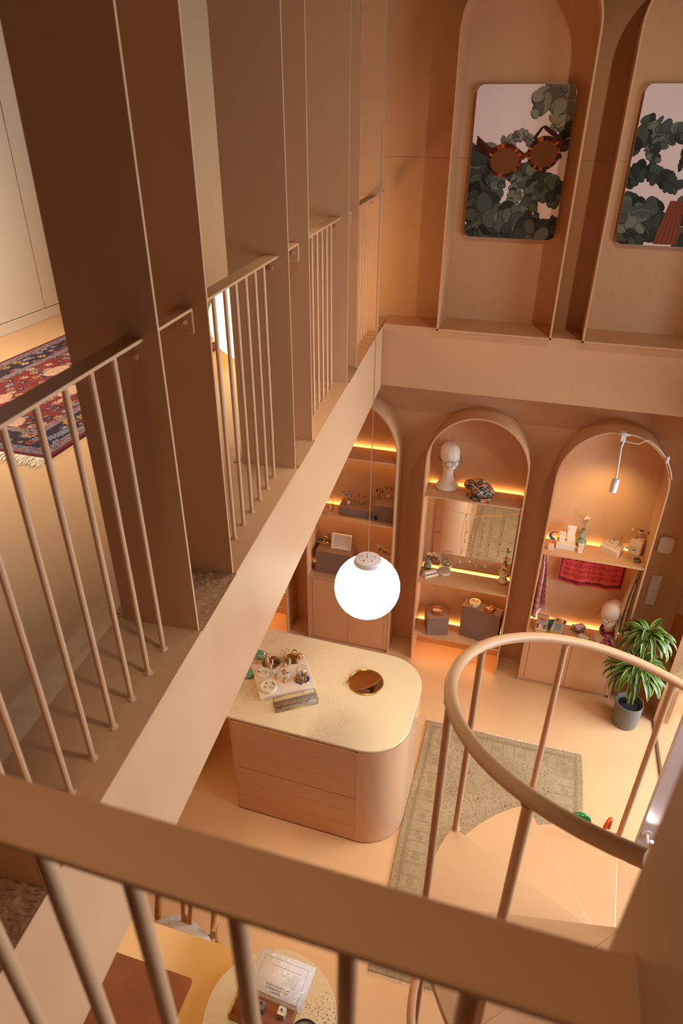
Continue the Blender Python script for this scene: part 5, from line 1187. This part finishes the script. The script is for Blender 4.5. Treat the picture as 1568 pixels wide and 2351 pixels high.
def pinkpt(u, v):
    w_ = .014+.095*v**.8; x = .318+w_*u+(.0 if v < .8 else 0); return (x+.004*sin(v*6), 4.80+.03*sin(u*9+v*2)*(.3+v)-.03*u, 1.372-(.56+.16*(1-u))*v)
cloth('pink_scarf', 'pink and white printed scarf hanging at the left side of the right niche', pinkpt, pinkcol, 60, 110)
def greycol(u, v):
    x, y = u*.3, v*.62
    c = (192,166,134) if (int(y*260)+int(x*40)) % 2 else (222,196,164)
    for (cx, cy, r_, k) in ((.08,.44,.05,0),(.20,.12,.035,1),(.12,.28,.03,0),(.22,.24,.03,1),(.2,.38,.03,2),(.14,.18,.025,2),(.25,.48,.03,2),(.24,.06,.03,1)):
        d = hypot(x-cx, y-cy)
        if k == 0 and d < r_ and int(d*160) % 2: return (60,56,66)
        if k == 1 and d < r_*(.6+.4*sin(5*atan2(y-cy,x-cx))): return (44,46,62)
        if k == 2 and d < r_*.7*(.7+.3*sin(6*atan2(y-cy,x-cx))): return (190,66,40)
    return c
def greypt(u, v):
    w_ = .026+.055*sin(min(1,v*1.25)*pi/2)*(1-.25*max(0,v-.8)*3); return (1.068-w_*(1-u), 4.775+.028*sin(u*15+1)*(.35+.65*v)-.02*v, 1.365-.70*v-.03*sin(u*8)*v)
cloth('patterned_scarf', 'beige scarf with navy and red motifs hanging at the right side of the niche', greypt, greycol, 80, 150)
def neckcol(p):
    x, y, z = [q_*105 for q_ in p]; return (206,110,110) if jn(math.floor(x+.5*math.floor(z)), math.floor(z), math.floor(y)) < .42 else (120,20,34)
t = thing('neck_scarf', 'pink and dark red patterned scarf tied around the lower mannequin neck', 'scarf', h2+Vector((0,0,.09)))
b = B(); V, Fc, Cc = [], [], []
for j in range(13):
    for i in range(56):
        a = 2*pi*i/56; s = j/12; r_ = .049+.016*sin(pi*s)+.010*(1-s)+.003*sin(a*7+j); V.append((h2.x+r_*cos(a), h2.y+r_*sin(a), h2.z+.088+.062*s-.016*(cos(a)*F2.x+sin(a)*F2.y)))
for j in range(12):
    for i in range(56): f = (j*56+i, j*56+(i+1)%56, (j+1)*56+(i+1)%56, (j+1)*56+i); Fc.append(f); Cc.append(neckcol(V[f[0]]))
b.add(V, Fc, col=Cc, smooth=True); b.build('wrap', M_col, t)
for sg, ln in ((-1,.115),(1,.13),(.15,.10)):
    fw2 = (F2*.55+Vector((.35,-.6,0))).normalized(); sd = Vector((-fw2.y, fw2.x, 0)); o_ = h2+fw2*.066+Vector((0,0,.095))
    b = B(); fn = lambda u, v: o_+fw2*(.004+.042*v+.012*sin(u*7)*v)+sd*((u-.5)*(.016+.075*v)+sg*.036*v)+Vector((0,0,-ln*.72*v*(1-.0*u)+.006*sin(u*9)))
    b.grid(fn, 14, 22, None, smooth=True); b.c = [neckcol(b.v[f[0]]) for f in b.f]; b.build('scarf_tail', M_col, t, sol=.0015)
B().ball(h2+fw2*.068+Vector((0,0,.098)), .014, 12, sz=.8, col=(196,96,100)).build('knot', M_col, t)
t = thing('bead_necklace', 'black bead necklace resting over the neck scarf', 'necklace', h2+Vector((0,0,.13)))
b = B()
for k in range(30):
    a = 2*pi*k/30; r_ = .062; b.ball((h2.x+r_*cos(a), h2.y+r_*sin(a), h2.z+.150-.024*(cos(a)*F2.x+sin(a)*F2.y+.2)), .0055, 8)
b.build('beads', M_gem['black'], t)

# matchbox sets and tins on the lower shelf
zc3 = .5445
def big_matchbox(lb, c, rz, tilt, w_, l, h, cols, art, word=None, open_=.3, grp='illustrated card boxes'):
    t = thing('illustrated_box', lb, 'box', c, 0, grp); M_ = Matrix.Translation(Vector(c)) @ Matrix.Rotation(rz, 4, 'Z') @ Matrix.Rotation(tilt, 4, 'X')
    tf = lambda b: (setattr(b, 'v', [tuple(M_ @ Vector(v)) for v in b.v]), b)[1]
    s = B(); s.box(-w_/2, w_/2, -l/2+l*open_, l/2, 0, h); tf(s).build('sleeve', mat('card_'+cols[0], cols[1], .5), t)
    d = B(); d.box(-w_/2+.002, w_/2-.002, -l/2, l/2-l*.05, .002, .006).box(-w_/2+.002, w_/2-.002, -l/2, -l/2+.003, .006, h-.002).box(-w_/2+.002, -w_/2+.005, -l/2, l/2-.02, .006, h-.002).box(w_/2-.005, w_/2-.002, -l/2, l/2-.02, .006, h-.002); tf(d).build('drawer', M_pw, t)
    k_ = B()
    for i in range(4): k_.box(-w_/2+.008+.02*i, -w_/2+.024+.02*i, -l/2+.006, -l/2+l*open_+.01, .007, h*.62+.002*(i % 2), col=((176,40,36),(232,220,206),(214,170,120),(120,110,90))[i])
    tf(k_).build('cards', M_print, t)
    a = B(); y0, y1 = -l/2+l*open_+.004, l/2-.004
    a.add([(-w_/2+.004,y0,h+.0004),(w_/2-.004,y0,h+.0004),(w_/2-.004,y1,h+.0004),(-w_/2+.004,y1,h+.0004)], [(0,1,2,3)], col=cols[2])
    for j, (P, cl) in enumerate(art): a.add([(x*w_, y0+(y1-y0)*y, h+.0006+.0001*j) for x, y in P], [list(range(len(P)))], col=cl)
    tf(a).build('printed_art', M_print, t)
    if word:
        R_ = M_.to_3x3(); text(word, .020, M_ink, t, M_ @ Vector((0, y0+.024, h+.0012)), R_ @ Vector((-1,0,0)), R_ @ Vector((0,-1,0)), align='CENTER')
    return t
E_ = lambda cx, cy, rx_, ry_, n=16, a0=0: [(cx+rx_*cos(2*pi*k/n+a0), cy+ry_*sin(2*pi*k/n+a0)) for k in range(n)]
star = lambda cx, cy, r0, r1, sx, sy, n=9: [(cx+sx*(r0 if k % 2 else r1)*cos(pi*k/n), cy+sy*(r0 if k % 2 else r1)*sin(pi*k/n)) for k in range(2*n)]
lo_ = Vector((0.423, 4.851, 0.545))
b0 = thing('illustrated_box', 'yellow-edged card box lying under the lotus box', 'box', (lo_.x-.02, lo_.y-.02, zc3), 0, 'illustrated card boxes'); B().obox((lo_.x-.02,lo_.y-.025,zc3+.0005), .10, .16, .022, .25).build('sleeve', mat('card_yellow', (196,170,90), .5), b0, bev=.001)
big_matchbox('grey card box with a red lotus flower on its sleeve, leftmost on the lower shelf', (lo_.x, lo_.y+.01, zc3+.026), -.08, .10, .098, .19, .026, ('grey',(196,176,168),(186,172,160)),
    [([(-.44,.86),(.44,.86),(.44,.97),(-.44,.97)],(170,130,150)), (star(0,.66,.5,.62,.66,.20),(204,170,60)), (star(0,.46,.24,.5,.9,.30),(206,70,36)), (star(0,.50,.12,.26,.9,.4),(232,110,60))], 'LOTUS', .34)
pl_ = Vector((0.552, 4.842, 0.545))
b0 = thing('illustrated_box', 'dark patterned card box under the leaf-printed box', 'box', (pl_.x-.03, pl_.y+.02, zc3), 0, 'illustrated card boxes'); B().obox((pl_.x-.02,pl_.y+.015,zc3+.0005), .10, .19, .024, .22).build('sleeve', mat('card_dark', (52,60,58), .5, var=.5, vscale=60, crgb=(40,130,130)), b0, bev=.001)
big_matchbox('blue-grey card box with a green leafy tree on its sleeve', (pl_.x+.008, pl_.y-.005, zc3+.027), pi-.24, -.06, .10, .20, .026, ('ochre',(206,160,80),(172,176,176)),
    [([(-.42,.90),(.42,.90),(.42,.97),(-.42,.97)],(196,130,60)), ([(-.42,.03),(.42,.03),(.42,.08),(-.42,.08)],(200,150,50)), ([(-.02,.15),(.02,.15),(.02,.8),(-.02,.8)],(96,100,40))]+[(star(sx_*(.14+.05*(k%2)), .2+.13*k, .06, .2, .9, .35, 6),(120,128,50) if k % 2 else (92,108,44)) for k in range(5) for sx_ in (-1, 1)], None, .27)
def tin(lb, c, rz, h, cols, lid_h=.012):
    t = thing('hinged_tin', lb, 'tin', c, 0, 'metal tins on the lower shelf'); P = [(c[0]+cos(rz)*x-sin(rz)*y, c[1]+sin(rz)*x+cos(rz)*y) for x, y in rrect(.095,.062,.012)]
    B().prism(P, c[2]+.0005, c[2]+h-lid_h-.001).build('base', M_chrome, t, bev=.001); B().prism(P, c[2]+h-lid_h, c[2]+h).build('lid', M_chrome, t, bev=.0015)
    b = B()
    for k in range(5): y0, y1 = -.027+.0108*k, -.027+.0108*(k+1); b.add([(c[0]+cos(rz)*x-sin(rz)*y, c[1]+sin(rz)*x+cos(rz)*y, c[2]+h+.0005) for x, y in ((-.043,y0),(.043,y0),(.043,y1),(-.043,y1))], [(0,1,2,3)], col=cols[k % len(cols)])
    b.build('printed_label', M_print, t)
ti = Vector((0.731, 4.860, 0.545))
tin('metal tin lying half under the lilac-striped tin', (ti.x-.012, ti.y+.035, zc3), -.2, .026, [(206,150,140),(226,210,200)])
tin('metal tin with lilac and cream striped label, top of the pair', (ti.x+.004, ti.y+.018, zc3+.0262), .55, .032, [(200,178,206),(200,178,206),(244,232,208),(200,178,206),(200,178,206)])
tb2 = Vector((0.766, 4.777, 0.545)); tin('metal tin with a cream and grey patterned label, in front of the pair', (tb2.x+.004, tb2.y-.002, zc3), -.55, .030, [(236,230,206),(190,182,158)])
# jewellery and small lit shelf in the leftmost niche stay hidden behind the beam
